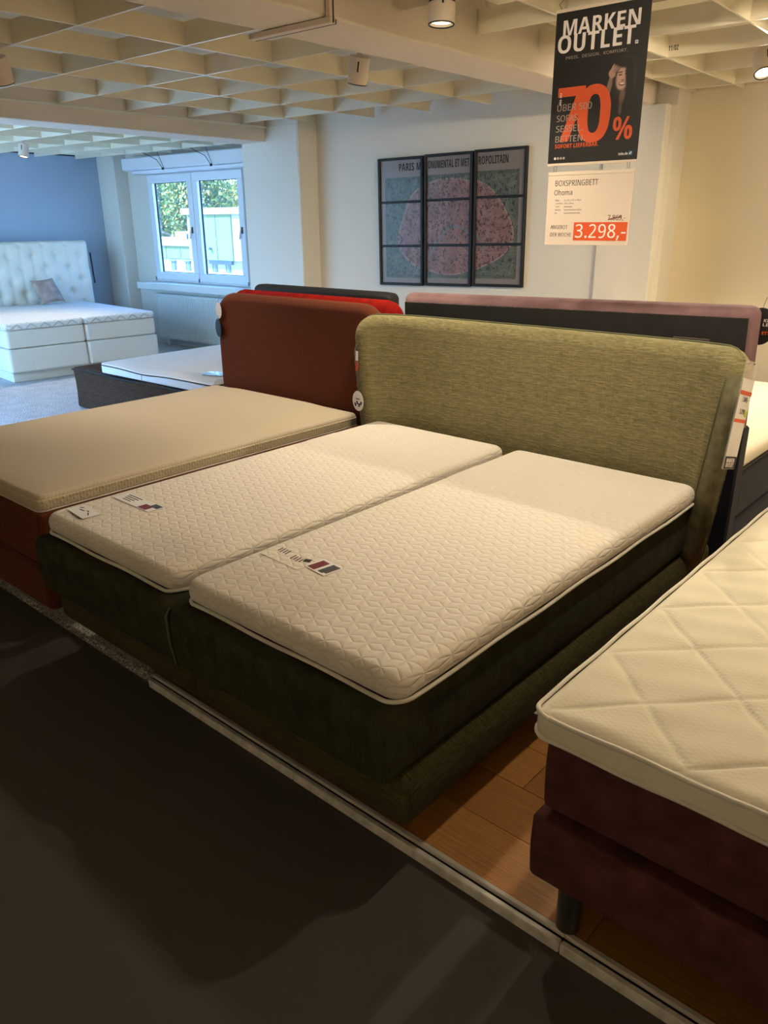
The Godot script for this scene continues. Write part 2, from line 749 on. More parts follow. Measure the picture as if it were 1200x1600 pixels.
func mat(col: Color, rough := 0.8, opt := {}) -> StandardMaterial3D:
	var m := StandardMaterial3D.new()
	m.albedo_color = col
	m.roughness = rough
	m.metallic = opt.get("metal", 0.0)
	m.metallic_specular = opt.get("spec", 0.5)
	if opt.has("tex"):
		m.albedo_texture = opt.tex
	if opt.has("height"):
		m.heightmap_enabled = true
		m.heightmap_texture = opt.height
		m.heightmap_scale = opt.get("relief", 0.1)
	if opt.has("tri"):
		m.uv1_triplanar = true
		m.uv1_triplanar_sharpness = 8.0
		m.uv1_world_triplanar = opt.get("world", false)
		var s = opt.tri
		m.uv1_scale = s if s is Vector3 else Vector3(s, s, s)
	if opt.has("rim"):
		m.rim_enabled = true
		m.rim = opt.rim
		m.rim_tint = 0.7
	if opt.has("glow"):
		m.emission_enabled = true
		m.emission = opt.get("glow_color", col)
		m.emission_energy_multiplier = opt.glow
	return m


func make_materials() -> void:
	M.wall = mat(Color(0.86, 0.84, 0.79), 0.9, {"height": T.plaster_h, "relief": 0.06, "tri": 1.3, "spec": 0.25})
	M.blue = mat(Color(0.64, 0.71, 0.78), 0.9, {"height": T.plaster_h, "relief": 0.06, "tri": 1.3, "spec": 0.25})
	M.white_paint = mat(Color(0.88, 0.88, 0.85), 0.55)
	M.cream_wall = mat(Color(0.88, 0.83, 0.73), 0.9, {"height": T.plaster_h, "relief": 0.06, "tri": 1.3, "spec": 0.25})
	M.beam = mat(Color(0.87, 0.83, 0.78), 0.9, {"height": T.plaster_h, "relief": 0.12, "tri": 2.5, "spec": 0.25})
	M.slat = mat(Color(0.90, 0.87, 0.78), 0.28)
	M.slab = mat(Color(0.85, 0.83, 0.76), 0.9)
	M.pvc = mat(Color(0.90, 0.91, 0.92), 0.35)
	M.gasket = mat(Color(0.05, 0.06, 0.07), 0.6)
	M.glass = StandardMaterial3D.new()
	M.glass.transparency = BaseMaterial3D.TRANSPARENCY_ALPHA
	M.glass.albedo_color = Color(0.95, 1.0, 1.0, 0.05)
	M.glass.roughness = 0.0
	M.carpet = mat(Color(0.97, 0.95, 0.93), 1.0, {"tex": T.carpet_c, "height": T.carpet_h, "relief": 0.8, "tri": 1.4, "spec": 0.1})
	M.dark_carpet = mat(Color(0.335, 0.32, 0.31), 1.0, {"height": T.plaster_h, "relief": 0.05, "tri": 0.9, "spec": 0.1})
	M.oak = []
	for k in 5:
		var m := mat(Color(1, 1, 1).darkened(0.03 * k).lerp(Color(1.0, 0.92, 0.82), 0.12 * (k % 3)), 0.45, {"tex": T.oak, "tri": Vector3(0.8, 2.0, 5.2), "spec": 0.35})
		m.uv1_offset = Vector3(0.37 * k, 0.0, 0.21 * k)
		M.oak.append(m)
	M.edge_white = mat(Color(0.93, 0.91, 0.88), 0.5, {"tex": T.cloud, "tri": 3.0})
	M.alu = mat(Color(0.74, 0.72, 0.68), 0.55)
	M.black = mat(Color(0.03, 0.03, 0.03), 0.6)
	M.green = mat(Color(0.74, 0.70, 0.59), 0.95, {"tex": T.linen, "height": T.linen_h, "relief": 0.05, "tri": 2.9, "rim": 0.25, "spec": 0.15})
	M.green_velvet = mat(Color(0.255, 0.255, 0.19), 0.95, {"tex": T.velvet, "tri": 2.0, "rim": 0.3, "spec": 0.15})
	M.green_shaded = mat(Color(0.40, 0.375, 0.29), 0.95, {"tex": T.linen, "height": T.linen_h, "relief": 0.05, "tri": 2.9, "rim": 0.2, "spec": 0.15})  # same linen as the headboard, colour darkened for the base's shade
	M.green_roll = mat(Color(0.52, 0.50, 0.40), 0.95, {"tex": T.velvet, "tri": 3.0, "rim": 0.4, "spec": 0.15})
	M.green_pipe = mat(Color(0.36, 0.37, 0.27), 0.9)
	M.quilt = mat(Color(0.90, 0.87, 0.83), 0.95, {"height": T.quilt, "relief": 0.28, "tri": Vector3(14.4, 14.4, 8.3), "spec": 0.15})
	M.piping = mat(Color(0.88, 0.86, 0.82), 0.8)
	M.rib = mat(Color(0.77, 0.72, 0.64), 0.95, {"height": T.rib, "relief": 0.08, "tri": 7.0, "spec": 0.15})
	M.basket = mat(Color(0.80, 0.74, 0.63), 0.95, {"height": T.basket, "relief": 0.25, "tri": 8.0, "spec": 0.15})
	M.knit = mat(Color(0.89, 0.86, 0.82), 0.95, {"height": T.rib, "relief": 0.06, "tri": 6.0, "spec": 0.15})
	M.ripple = mat(Color(0.89, 0.88, 0.86), 0.95, {"height": T.linen_h, "relief": 0.35, "tri": 0.9, "spec": 0.15})
	M.pique = mat(Color(0.91, 0.88, 0.80), 0.95, {"height": T.pique, "relief": 0.05, "tri": 16.0, "spec": 0.15})
	M.rust = mat(Color(0.48, 0.25, 0.165), 0.9, {"tex": T.cord_c, "height": T.cord, "relief": 0.1, "tri": 9.0, "rim": 1.0, "spec": 0.2})
	M.maroon = mat(Color(0.40, 0.245, 0.235), 0.85, {"tex": T.cloud, "tri": 2.4, "rim": 0.2, "spec": 0.2})
	M.plum = mat(Color(0.57, 0.45, 0.47), 0.85, {"tex": T.cloud, "tri": 0.8, "rim": 0.3, "spec": 0.2})
	M.black_cloth = mat(Color(0.12, 0.11, 0.12), 0.7, {"tex": T.cloud, "tri": 1.5})
	M.navy = mat(Color(0.10, 0.11, 0.16), 0.6, {"spec": 0.3})
	M.red = mat(Color(0.60, 0.10, 0.07), 0.85, {"tex": T.velvet, "tri": 1.7, "rim": 0.3, "spec": 0.2})
	M.brown = mat(Color(0.34, 0.27, 0.22), 0.9, {"tex": T.brown, "height": T.brown_h, "relief": 0.2, "tri": 5.0, "spec": 0.15})
	M.cream = mat(Color(0.87, 0.85, 0.79), 0.9, {"height": T.plaster_h, "relief": 0.1, "tri": 3.0, "spec": 0.2})
	M.zigzag = mat(Color(0.90, 0.89, 0.86), 0.95, {"tex": T.zigzag_c, "height": T.zigzag, "relief": 0.5, "tri": 3.2, "spec": 0.15})
	M.taupe = mat(Color(0.76, 0.65, 0.58), 0.7, {"tex": T.cloud, "tri": 1.5, "rim": 0.3})
	M.steel = mat(Color(0.42, 0.41, 0.40), 0.32, {"metal": 0.9})
	M.paper = mat(Color(0.93, 0.92, 0.92), 0.6)
	M.sign_paper = mat(Color(0.85, 0.79, 0.74), 0.6)
	M.poster = mat(Color(0.075, 0.07, 0.08), 0.45)
	M.ink = mat(Color(0.07, 0.055, 0.055), 0.7)
	M.ink_light = mat(Color(0.33, 0.28, 0.26), 0.7)
	M.white_ink = mat(Color(0.93, 0.90, 0.90), 0.6)
	M.thin_ink = mat(Color(0.66, 0.60, 0.58), 0.6)
	M.orange = mat(Color(0.84, 0.33, 0.13), 0.55)
	M.blue_ink = mat(Color(0.25, 0.50, 0.75), 0.5)
	M.wine = mat(Color(0.45, 0.08, 0.13), 0.6)
	M.slate = mat(Color(0.20, 0.22, 0.26), 0.6)
	M.lime = mat(Color(0.72, 0.88, 0.12), 0.6)
	M.clear = StandardMaterial3D.new()
	M.clear.transparency = BaseMaterial3D.TRANSPARENCY_ALPHA
	M.clear.albedo_color = Color(1, 1, 1, 0.05)
	M.clear.roughness = 0.08
	M.lens = mat(Color(1.0, 0.95, 0.86), 0.4, {"glow": 3.0, "glow_color": Color(1.0, 0.93, 0.80)})
	M.can = mat(Color(0.86, 0.80, 0.74), 0.5)
	M.mint = mat(Color(0.38, 0.44, 0.25), 0.7)
	M.facade = mat(Color(0.62, 0.58, 0.53), 0.8)
	M.pane_dark = mat(Color(0.25, 0.33, 0.38), 0.2)
	M.bark = mat(Color(0.30, 0.25, 0.20), 0.9)


# ==================================================================== the room
func slab(parent: Node3D, called: String, x0: float, x1: float, y0: float, y1: float, z0: float, z1: float, m: Material, r := 0.0) -> MeshInstance3D:
	return part(called, box_mesh(absf(x1 - x0), absf(y1 - y0), absf(z1 - z0), r), m, parent, Vector3((x0 + x1) * 0.5, (y0 + y1) * 0.5, (z0 + z1) * 0.5))


func build_shell() -> void:
	# raised display floor: oak boards between the beds, carpet round them
	var fl := structure("floor", "warm oak board floor between the green bed and the maroon bed", 0.0)
	slab(fl, "subfloor", -2.5, 3.9, -0.20, -0.012, -3.7, -1.39, M.slab)
	var variants := []
	for k in 3:
		variants.append(box_mesh(1.278, 0.0115, 0.190, 0.0012))
	var z := -1.5045
	var row := 0
	while z > -3.75:
		var x: float = -2.5 + [0.0, 0.43, 0.86][row % 3] - 0.64
		while x < 3.9:
			var a := maxf(x, -2.5)
			var b := minf(x + 1.28, 3.9)
			if b - a > 0.05:
				var me: ArrayMesh = variants[0] if b - a > 1.27 else box_mesh(b - a - 0.002, 0.0115, 0.190, 0.0012)
				part("plank", me, M.oak[rng.randi() % 5], fl, Vector3((a + b) * 0.5, -0.006, z))
			x += 1.28
		z -= 0.1915
		row += 1
	var cf := structure("floor", "pale grey carpet across the back of the showroom", 0.0)
	slab(cf, "carpet", -11.2, -2.5, -0.20, 0.0, -7.09, -1.385, M.carpet)
	slab(cf, "carpet", -11.2, -6.12, -0.20, 0.0, -1.385, -0.4, M.carpet)
	slab(cf, "carpet", -2.5, 4.6, -0.20, 0.0, -6.6, -3.7, M.carpet)
	# frayed carpet edge where the trim is missing
	var st := SurfaceTool.new()
	st.begin(Mesh.PRIMITIVE_TRIANGLES)
	for i in 2600:
		var p := Vector3(rng.randf_range(-4.6, -2.45), rng.randf_range(-0.045, 0.004), rng.randf_range(-1.388, -1.380))
		var d := Vector3(rng.randf_range(-0.012, 0.012), rng.randf_range(-0.012, 0.012), rng.randf_range(0.004, 0.014))
		var s := Vector3(0.0025, rng.randf_range(-0.002, 0.002), 0)
		tri(st, p - s, p + s, p + d, Vector3(0, 0.5, 0.8).normalized())
	var fr := part("carpet_fringe", st.commit(), mat(Color(0.42, 0.40, 0.37), 1.0), cf)
	fr.set_meta("kind", "stuff")
	var df := structure("floor", "dark grey carpet of the walkway in front of the beds", 0.0)
	slab(df, "carpet", -6.12, 4.6, -0.24, -0.04, -1.388, 4.6, M.dark_carpet)
	# edge trim of the display floor
	var tr := structure("trim_1", "scuffed white edge strip between oak floor and dark carpet", 0.0)
	var cuts := [-2.47, -1.62, -0.63, 0.52, 1.7, 3.9]
	for i in cuts.size() - 1:
		slab(tr, "riser", cuts[i] + 0.0015, cuts[i + 1] - 0.0015, -0.04, -0.005, -1.3845, -1.366, M.edge_white, 0.003)
		slab(tr, "edge_lip", cuts[i] + 0.001, cuts[i + 1] - 0.001, -0.012, 0.003, -1.408, -1.392, M.alu, 0.002)
	slab(tr, "groove", -2.47, 3.9, -0.04, -0.009, -1.3925, -1.3842, M.black)

	# walls, in room axes
	var wl := structure("wall_left", "matt blue wall behind the pale tufted bed")
	slab(wl, "wall_face", -11.25, -11.05, -0.2, 3.0, -7.3, -0.4, M.blue)
	var ww := structure("wall_window", "white wall round the window and radiator")
	slab(ww, "wall_face", -11.25, -10.12, -0.2, 3.0, -7.09, -7.0, M.wall)
	slab(ww, "wall_face", -8.05, -6.0, -0.2, 3.0, -7.09, -7.0, M.wall)
	slab(ww, "wall_face", -10.12, -8.05, -0.2, 0.90, -7.09, -7.0, M.wall)
	slab(ww, "wall_face", -10.12, -8.05, 2.345, 3.0, -7.09, -7.0, M.wall)
	var c0 := structure("wall_column", "white corner column between the blue wall and the window")
	slab(c0, "wall_face", -11.05, -10.62, -0.0, 2.72, -7.0, -6.79, M.wall, 0.006)
	var c1 := structure("wall_column", "broad white column right of the window, under the lintel")
	slab(c1, "wall_face", -6.40, -5.61, 0.0, 2.72, -7.3, -5.53, M.wall, 0.006)
	slab(c1, "access_panel", -6.36, -5.625, 2.075, 2.54, -5.531, -5.526, M.wall, 0.002)
	var wb := structure("wall_back", "warm white back wall that carries the framed map", 0.0)
	part("wall_face", box_mesh(3.6, 3.2, 0.3, 0.0), M.wall, wb, rp(-4.1, 1.4, -5.85 - 0.165), Vector3(0, TURN + 0.064, 0))
	var c2 := structure("wall_column", "white column under the ceiling beam, behind the price sign")
	slab(c2, "wall_face", -2.78, -2.335, 0.0, 2.455, -6.6, -5.90, M.wall, 0.006)
	var wr := structure("wall_right", "cream wall to the right of the column")
	slab(wr, "wall_face", -2.5, 4.6, -0.2, 3.0, -6.6, -6.25, M.cream_wall)
	slab(wr, "wall_face", 4.3, 4.6, -0.2, 3.0, -6.6, 4.6, M.cream_wall)
	var wf := structure("wall_front", "white wall behind the viewer")
	slab(wf, "wall_face", -6.35, 4.6, -0.24, 3.0, 4.3, 4.6, M.wall)
	var wp := structure("wall_partition", "added partition out of view, keeps bay daylight off the walkway")
	slab(wp, "wall_face", -6.35, -6.12, -0.24, 2.72, -2.1, 4.4, M.wall)  # added wall out of view, blocks bay daylight from the walkway
	# lintel and beam
	var li := structure("trim_2", "white lintel between the showroom and the window bay")
	slab(li, "lintel_face", -6.42, -6.05, 2.41, 2.72, -5.53, 4.3, M.beam, 0.004)
	slab(li, "lintel_ledge", -6.05, -6.035, 2.525, 2.54, -5.53, 4.3, M.white_paint, 0.002)
	var bm := structure("trim_3", "thick plastered ceiling beam with rough edges")
	# the beam's lower edges are uneven plaster
	var rings := []
	var fn := FastNoiseLite.new()
	fn.seed = 4
	fn.frequency = 2.2
	var zz := -5.92
	while zz < 4.31:
		var e1 := fn.get_noise_2d(zz, 0.0) * 0.018
		var e2 := fn.get_noise_2d(zz, 9.0) * 0.012
		var e3 := fn.get_noise_2d(zz, 19.0) * 0.008
		var xl := -2.75 - 0.02 * (zz + 5.0)
		rings.append(PackedVector3Array([Vector3(xl + e1, 2.452 + e3, zz), Vector3(-2.44 + e2, 2.450 + e3, zz), Vector3(-2.425 + e2, 2.462 + e3, zz), Vector3(-2.425, 2.74, zz), Vector3(xl - 0.01, 2.74, zz), Vector3(xl - 0.012 + e1, 2.465 + e3, zz)]))
		zz += 0.11
	part("beam_body", loft(rings), M.beam, bm)


func build_ceiling() -> void:
	var ce := structure("ceiling", "open white egg-crate ceiling of upright slats")
	slab(ce, "ceiling_slab", -11.25, 4.6, 2.70, 3.0, -7.3, -0.4, M.slab)
	slab(ce, "ceiling_slab", -6.35, 4.6, 2.70, 3.0, -0.4, 4.6, M.slab)
	var cut := {}
	var run := func(alongx: bool, fixed: float, a: float, b: float) -> void:
		var key := "%.2f" % (b - a)
		if not cut.has(key):
			cut[key] = box_mesh(b - a, 0.107, 0.012, 0.001)
		var o := part("slat", cut[key], M.slat, ce)
		o.position = Vector3((a + b) * 0.5, SLAT_Y + 0.0535, fixed) if alongx else Vector3(fixed, SLAT_Y + 0.0535, (a + b) * 0.5)
		o.rotation.y = 0.0 if alongx else PI * 0.5
	# field left of the beam
	for k in 5:
		run.call(false, -3.085 - 0.603 * k, -5.76 if k < 4 else -5.53, 1.5)
	for k in 11:
		run.call(true, -5.245 + 0.597 * k, -6.05, -2.80)
	# field right of the beam
	for k in 5:
		run.call(false, -1.95 + 0.61 * k, -6.25, 1.5)
	for k in 12:
		run.call(true, -6.05 + 0.603 * k, -2.425, 2.2)
	# narrow edge slat at the column
	run.call(false, -2.28, -6.25, -5.2)
	# window bay
	for k in 7:
		run.call(false, -6.75 - 0.6 * k, -6.72, -0.55)
	for k in 9:
		run.call(true, -6.44 + 0.597 * k, -11.0, -6.42)
	var m := part("edge_angle", box_mesh(0.02, 0.03, 6.2, 0.002), M.black, ce, Vector3(-11.035, 2.60, -3.9))
	m.set_meta("label", "dark edge angle along the blue wall")
	# number printed on one slat
	var txt := part("number_backing", box_mesh(0.16, 0.05, 0.0015, 0.0), M.slat, ce, Vector3(-1.875, 2.59, -4.845 + 0.006))
	lettering(txt, "11/02", -0.068, -0.012, 0.055, 0.027, 0.001, M.ink, true)


func build_window() -> void:
	var w := structure("window_1", "white two-sash plastic window onto the courtyard")
	var z := -6.98
	var frame := func(called: String, par: Node3D, x0: float, x1: float, y0: float, y1: float, t: float, zc: float, dz: float, m: Material) -> void:
		var st := SurfaceTool.new()
		st.begin(Mesh.PRIMITIVE_TRIANGLES)
		add_box(st, Vector3((x0 + x1) * 0.5, y0 + t * 0.5, zc), Vector3(x1 - x0, t, dz), 0.006)
		add_box(st, Vector3((x0 + x1) * 0.5, y1 - t * 0.5, zc), Vector3(x1 - x0, t, dz), 0.006)
		add_box(st, Vector3(x0 + t * 0.5, (y0 + y1) * 0.5, zc), Vector3(t, y1 - y0 - 2 * t, dz), 0.006)
		add_box(st, Vector3(x1 - t * 0.5, (y0 + y1) * 0.5, zc), Vector3(t, y1 - y0 - 2 * t, dz), 0.006)
		part(called, st.commit(), m, par)
	frame.call("window_frame", w, -10.12, -8.05, 0.90, 2.345, 0.05, z - 0.05, 0.09, M.pvc)
	for s in [[-10.09, -9.105], [-9.095, -8.08]]:
		var sash := Node3D.new()
		sash.name = "sash"
		w.add_child(sash, true)
		frame.call("sash_frame", sash, s[0], s[1], 0.925, 2.32, 0.105, z - 0.01, 0.075, M.pvc)
		frame.call("gasket", sash, s[0] + 0.095, s[1] - 0.095, 1.02, 2.225, 0.018, z - 0.03, 0.03, M.gasket)
		part("pane", box_mesh(s[1] - s[0] - 0.20, 1.21, 0.006, 0.0), M.glass, sash, Vector3((s[0] + s[1]) * 0.5, 1.6225, z - 0.03))
		var hx: float = s[1] - 0.05
		part("handle_base", box_mesh(0.03, 0.08, 0.012, 0.003), M.steel, sash, Vector3(hx, 1.60, z + 0.034))
		part("handle", box_mesh(0.02, 0.13, 0.02, 0.006), M.pvc, sash, Vector3(hx - 0.02, 1.55, z + 0.055), Vector3(0, 0, -0.25))
	for x in [-10.10, -9.1, -8.07]:
		part("hinge", lathe([Vector2(0.009, 0), Vector2(0.009, 0.05)], 10), M.steel, w, Vector3(x, 0.915, z + 0.035))
	# unseen glazing at the bay's near end, placed to let in daylight
	var sw := structure("window_2", "tall unseen window at the near end of the window bay, placed to light the bay")
	frame.call("window_frame", sw, -11.05, -6.35, 0.0, 2.70, 0.06, -0.45, 0.08, M.pvc)
	for k in range(1, 4):
		part("mullion", box_mesh(0.05, 2.58, 0.06, 0.004), M.pvc, sw, Vector3(-11.05 + 4.7 * k / 4.0, 1.35, -0.45))
	part("pane", box_mesh(4.6, 2.6, 0.008, 0.0), M.glass, sw, Vector3(-8.7, 1.35, -0.45))
	# sill
	var sill := structure("trim_4", "white window sill board above the radiator")
	slab(sill, "sill_board", -10.30, -6.41, 0.80, 0.893, -7.0, -6.74, M.white_paint, 0.006)
	# blind cassette above
	var bl := thing("blind_cassette", "white roller blind cassette above the window", "blind", Vector3.ZERO, TURN)
	slab(bl, "housing", -10.32, -6.41, 2.375, 2.53, -7.0, -6.72, M.pvc, 0.012)
	slab(bl, "lower_rail", -10.22, -6.41, 2.33, 2.372, -7.0, -6.80, M.pvc, 0.008)
	for x in [-9.35, -8.35]:
		part("bracket", box_mesh(0.03, 0.03, 0.02, 0.003), M.gasket, bl, Vector3(x, 2.365, -6.705))
		part("cord", tube(PackedVector3Array([Vector3(x, 2.37, -6.70), Vector3(x - 0.05, 2.47, -6.66), Vector3(x - 0.14, 2.56, -6.5)]), 0.004, 6), M.gasket, bl)
		part("cord", tube(PackedVector3Array([Vector3(x + 0.03, 2.37, -6.70), Vector3(x + 0.025, 2.56, -6.62)]), 0.003, 6), M.gasket, bl)
	# radiator
	var ra := thing("radiator", "white ribbed panel radiator below the window sill", "radiator", Vector3.ZERO, TURN)
	slab(ra, "panel", -10.08, -8.1, 0.09, 0.72, -6.97, -6.90, M.white_paint, 0.008)
	slab(ra, "top_grille", -10.08, -8.1, 0.722, 0.735, -6.985, -6.885, M.white_paint, 0.003)
	var fm := lathe([Vector2(0.010, 0.0), Vector2(0.013, 0.02), Vector2(0.013, 0.57), Vector2(0.010, 0.59)], 8)
	for k in 49:
		part("rib", fm, M.white_paint, ra, Vector3(-10.05 + 0.04 * k, 0.11, -6.893))
	for x in [-9.9, -8.3]:
		slab(ra, "foot", x - 0.015, x + 0.015, 0.0, 0.09, -6.96, -6.91, M.white_paint, 0.002)


func build_outside() -> void:
	# annex across the courtyard: mint metal cladding over white render
	var b := thing("courtyard_building", "white annex with mint green cladding across the courtyard", "building", Vector3.ZERO, TURN)
	slab(b, "wall", -52.0, -30.0, -6.0, -0.36, -36.0, -30.4, M.facade)
	slab(b, "cladding", -52.0, -39.0, -0.35, 0.37, -36.0, -30.3, M.mint)
	for k in 8:
		slab(b, "seam", -50.0 + 1.45 * k, -49.98 + 1.45 * k, -0.35, 0.37, -30.3, -30.28, M.pane_dark)
	slab(b, "parapet", -52.0, -39.0, 0.37, 0.72, -36.0, -30.15, M.facade)
	slab(b, "roof_house_wall", -40.0, -33.0, -0.36, 2.12, -35.0, -30.02, M.facade)
	slab(b, "roof_house_cladding", -39.75, -36.0, -0.36, 2.12, -30.02, -29.95, M.mint)
	slab(b, "roof_house_roof", -40.25, -32.8, 2.12, 2.46, -35.2, -29.8, M.facade)
	slab(b, "seam", -37.35, -37.32, -0.36, 2.12, -29.95, -29.93, M.pane_dark)
	slab(b, "soffit_shade", -38.55, -36.5, -0.60, -0.37, -30.4, -30.25, M.pane_dark)  # dark slab paints in shade under the overhanging cladding
	part("wall_lamp", lathe([Vector2(0.02, 0.0), Vector2(0.11, 0.04), Vector2(0.1, 0.12), Vector2(0.02, 0.16)], 12), M.pane_dark, b, Vector3(-37.9, 0.2, -29.85))
	for x in [-42.2, -40.75, -43.7, -38.2, -37.0]:
		var wn := slab(b, "window", x - 0.22, x + 0.22, -1.05, -0.50, -30.42, -30.36, M.pane_dark)
		slab(wn, "lintel_board", -0.3, 0.3, 0.22, 0.28, 0.0, 0.12, M.pane_dark)
		slab(wn, "glazing_bar", -0.02, 0.02, -0.27, 0.27, 0.0, 0.045, M.facade)
	for k in 3:
		part("vent", tube(PackedVector3Array([Vector3(-41.4 + 0.45 * k, 0.72, -31), Vector3(-41.4 + 0.45 * k, 1.0, -31), Vector3(-41.25 + 0.45 * k, 1.08, -31), Vector3(-41.1 + 0.45 * k, 0.95, -31)]), 0.06, 8), M.pane_dark, b)
	slab(b, "skylight", -44.0, -41.7, 0.72, 1.15, -34.0, -32.0, M.blue)
	var gd := structure("floor", "pale courtyard ground outside the window", 0.0)
	slab(gd, "ground", -110.0, 40.0, -6.2, -6.0, -120.0, 60.0, M.facade)
	# trees beyond the annex
	var leafm := []
	for c in [Color(0.40, 0.45, 0.11), Color(0.56, 0.52, 0.16), Color(0.24, 0.31, 0.12), Color(0.66, 0.56, 0.22)]:
		var m := mat(c, 0.7)
		m.backlight_enabled = true
		m.backlight = Color(0.16, 0.18, 0.05)
		leafm.append(m)
	var labels := ["dense green tree above the annex, far left in the window", "broad tree with bluish shade gaps, in the left sash", "sunlit yellow green tree, above the mint roof house", "light green tree at the right edge of the window"]
	var at := [[-63.5, -43.0, 3.6], [-71.0, -51.0, 4.1], [-53.0, -41.0, 3.5], [-56.5, -50.0, 4.3]]
	for k in 4:
		var t := thing("tree", labels[k], "tree", rp(at[k][0], -6.0, at[k][1]), 0.0, "trees beyond the annex")
		part("trunk", tube(PackedVector3Array([Vector3(0, 0, 0), Vector3(0.1, 4, 0), Vector3(-0.1, 8, 0.1)]), 0.22, 8), M.bark, t)
		part("branch", tube(PackedVector3Array([Vector3(0, 5.5, 0), Vector3(1.2, 7.0, 1.0), Vector3(2.6, 7.7, 1.8)]), 0.10, 6), M.bark, t)
		part("branch", tube(PackedVector3Array([Vector3(0, 5.0, 0), Vector3(-1.3, 6.6, 1.2), Vector3(-2.8, 7.0, 1.9)]), 0.10, 6), M.bark, t)
		for g in 3:
			var st := SurfaceTool.new()
			st.begin(Mesh.PRIMITIVE_TRIANGLES)
			for i in 2600:
				var d: Vector3 = Vector3(rng.randfn(), rng.randfn(), rng.randfn()).normalized() * (0.45 + 0.55 * rng.randf()) * float(at[k][2])
				var p := Vector3(d.x, 8.9 + d.y * 1.15, d.z * 0.7)
				var n := Vector3(rng.randfn(), rng.randfn() + 0.8, rng.randfn() + 0.5).normalized()
				var u := n.cross(Vector3(rng.randf(), 0.3, rng.randf())).normalized() * rng.randf_range(0.10, 0.22)
				var w := n.cross(u) * 0.6
				tri(st, p - u, p + w, p + u, n)
				tri(st, p - u, p - w, p + u, n)
			var f := part("foliage", st.commit(), leafm[(k + g) % 4], t)
			f.set_meta("kind", "stuff")


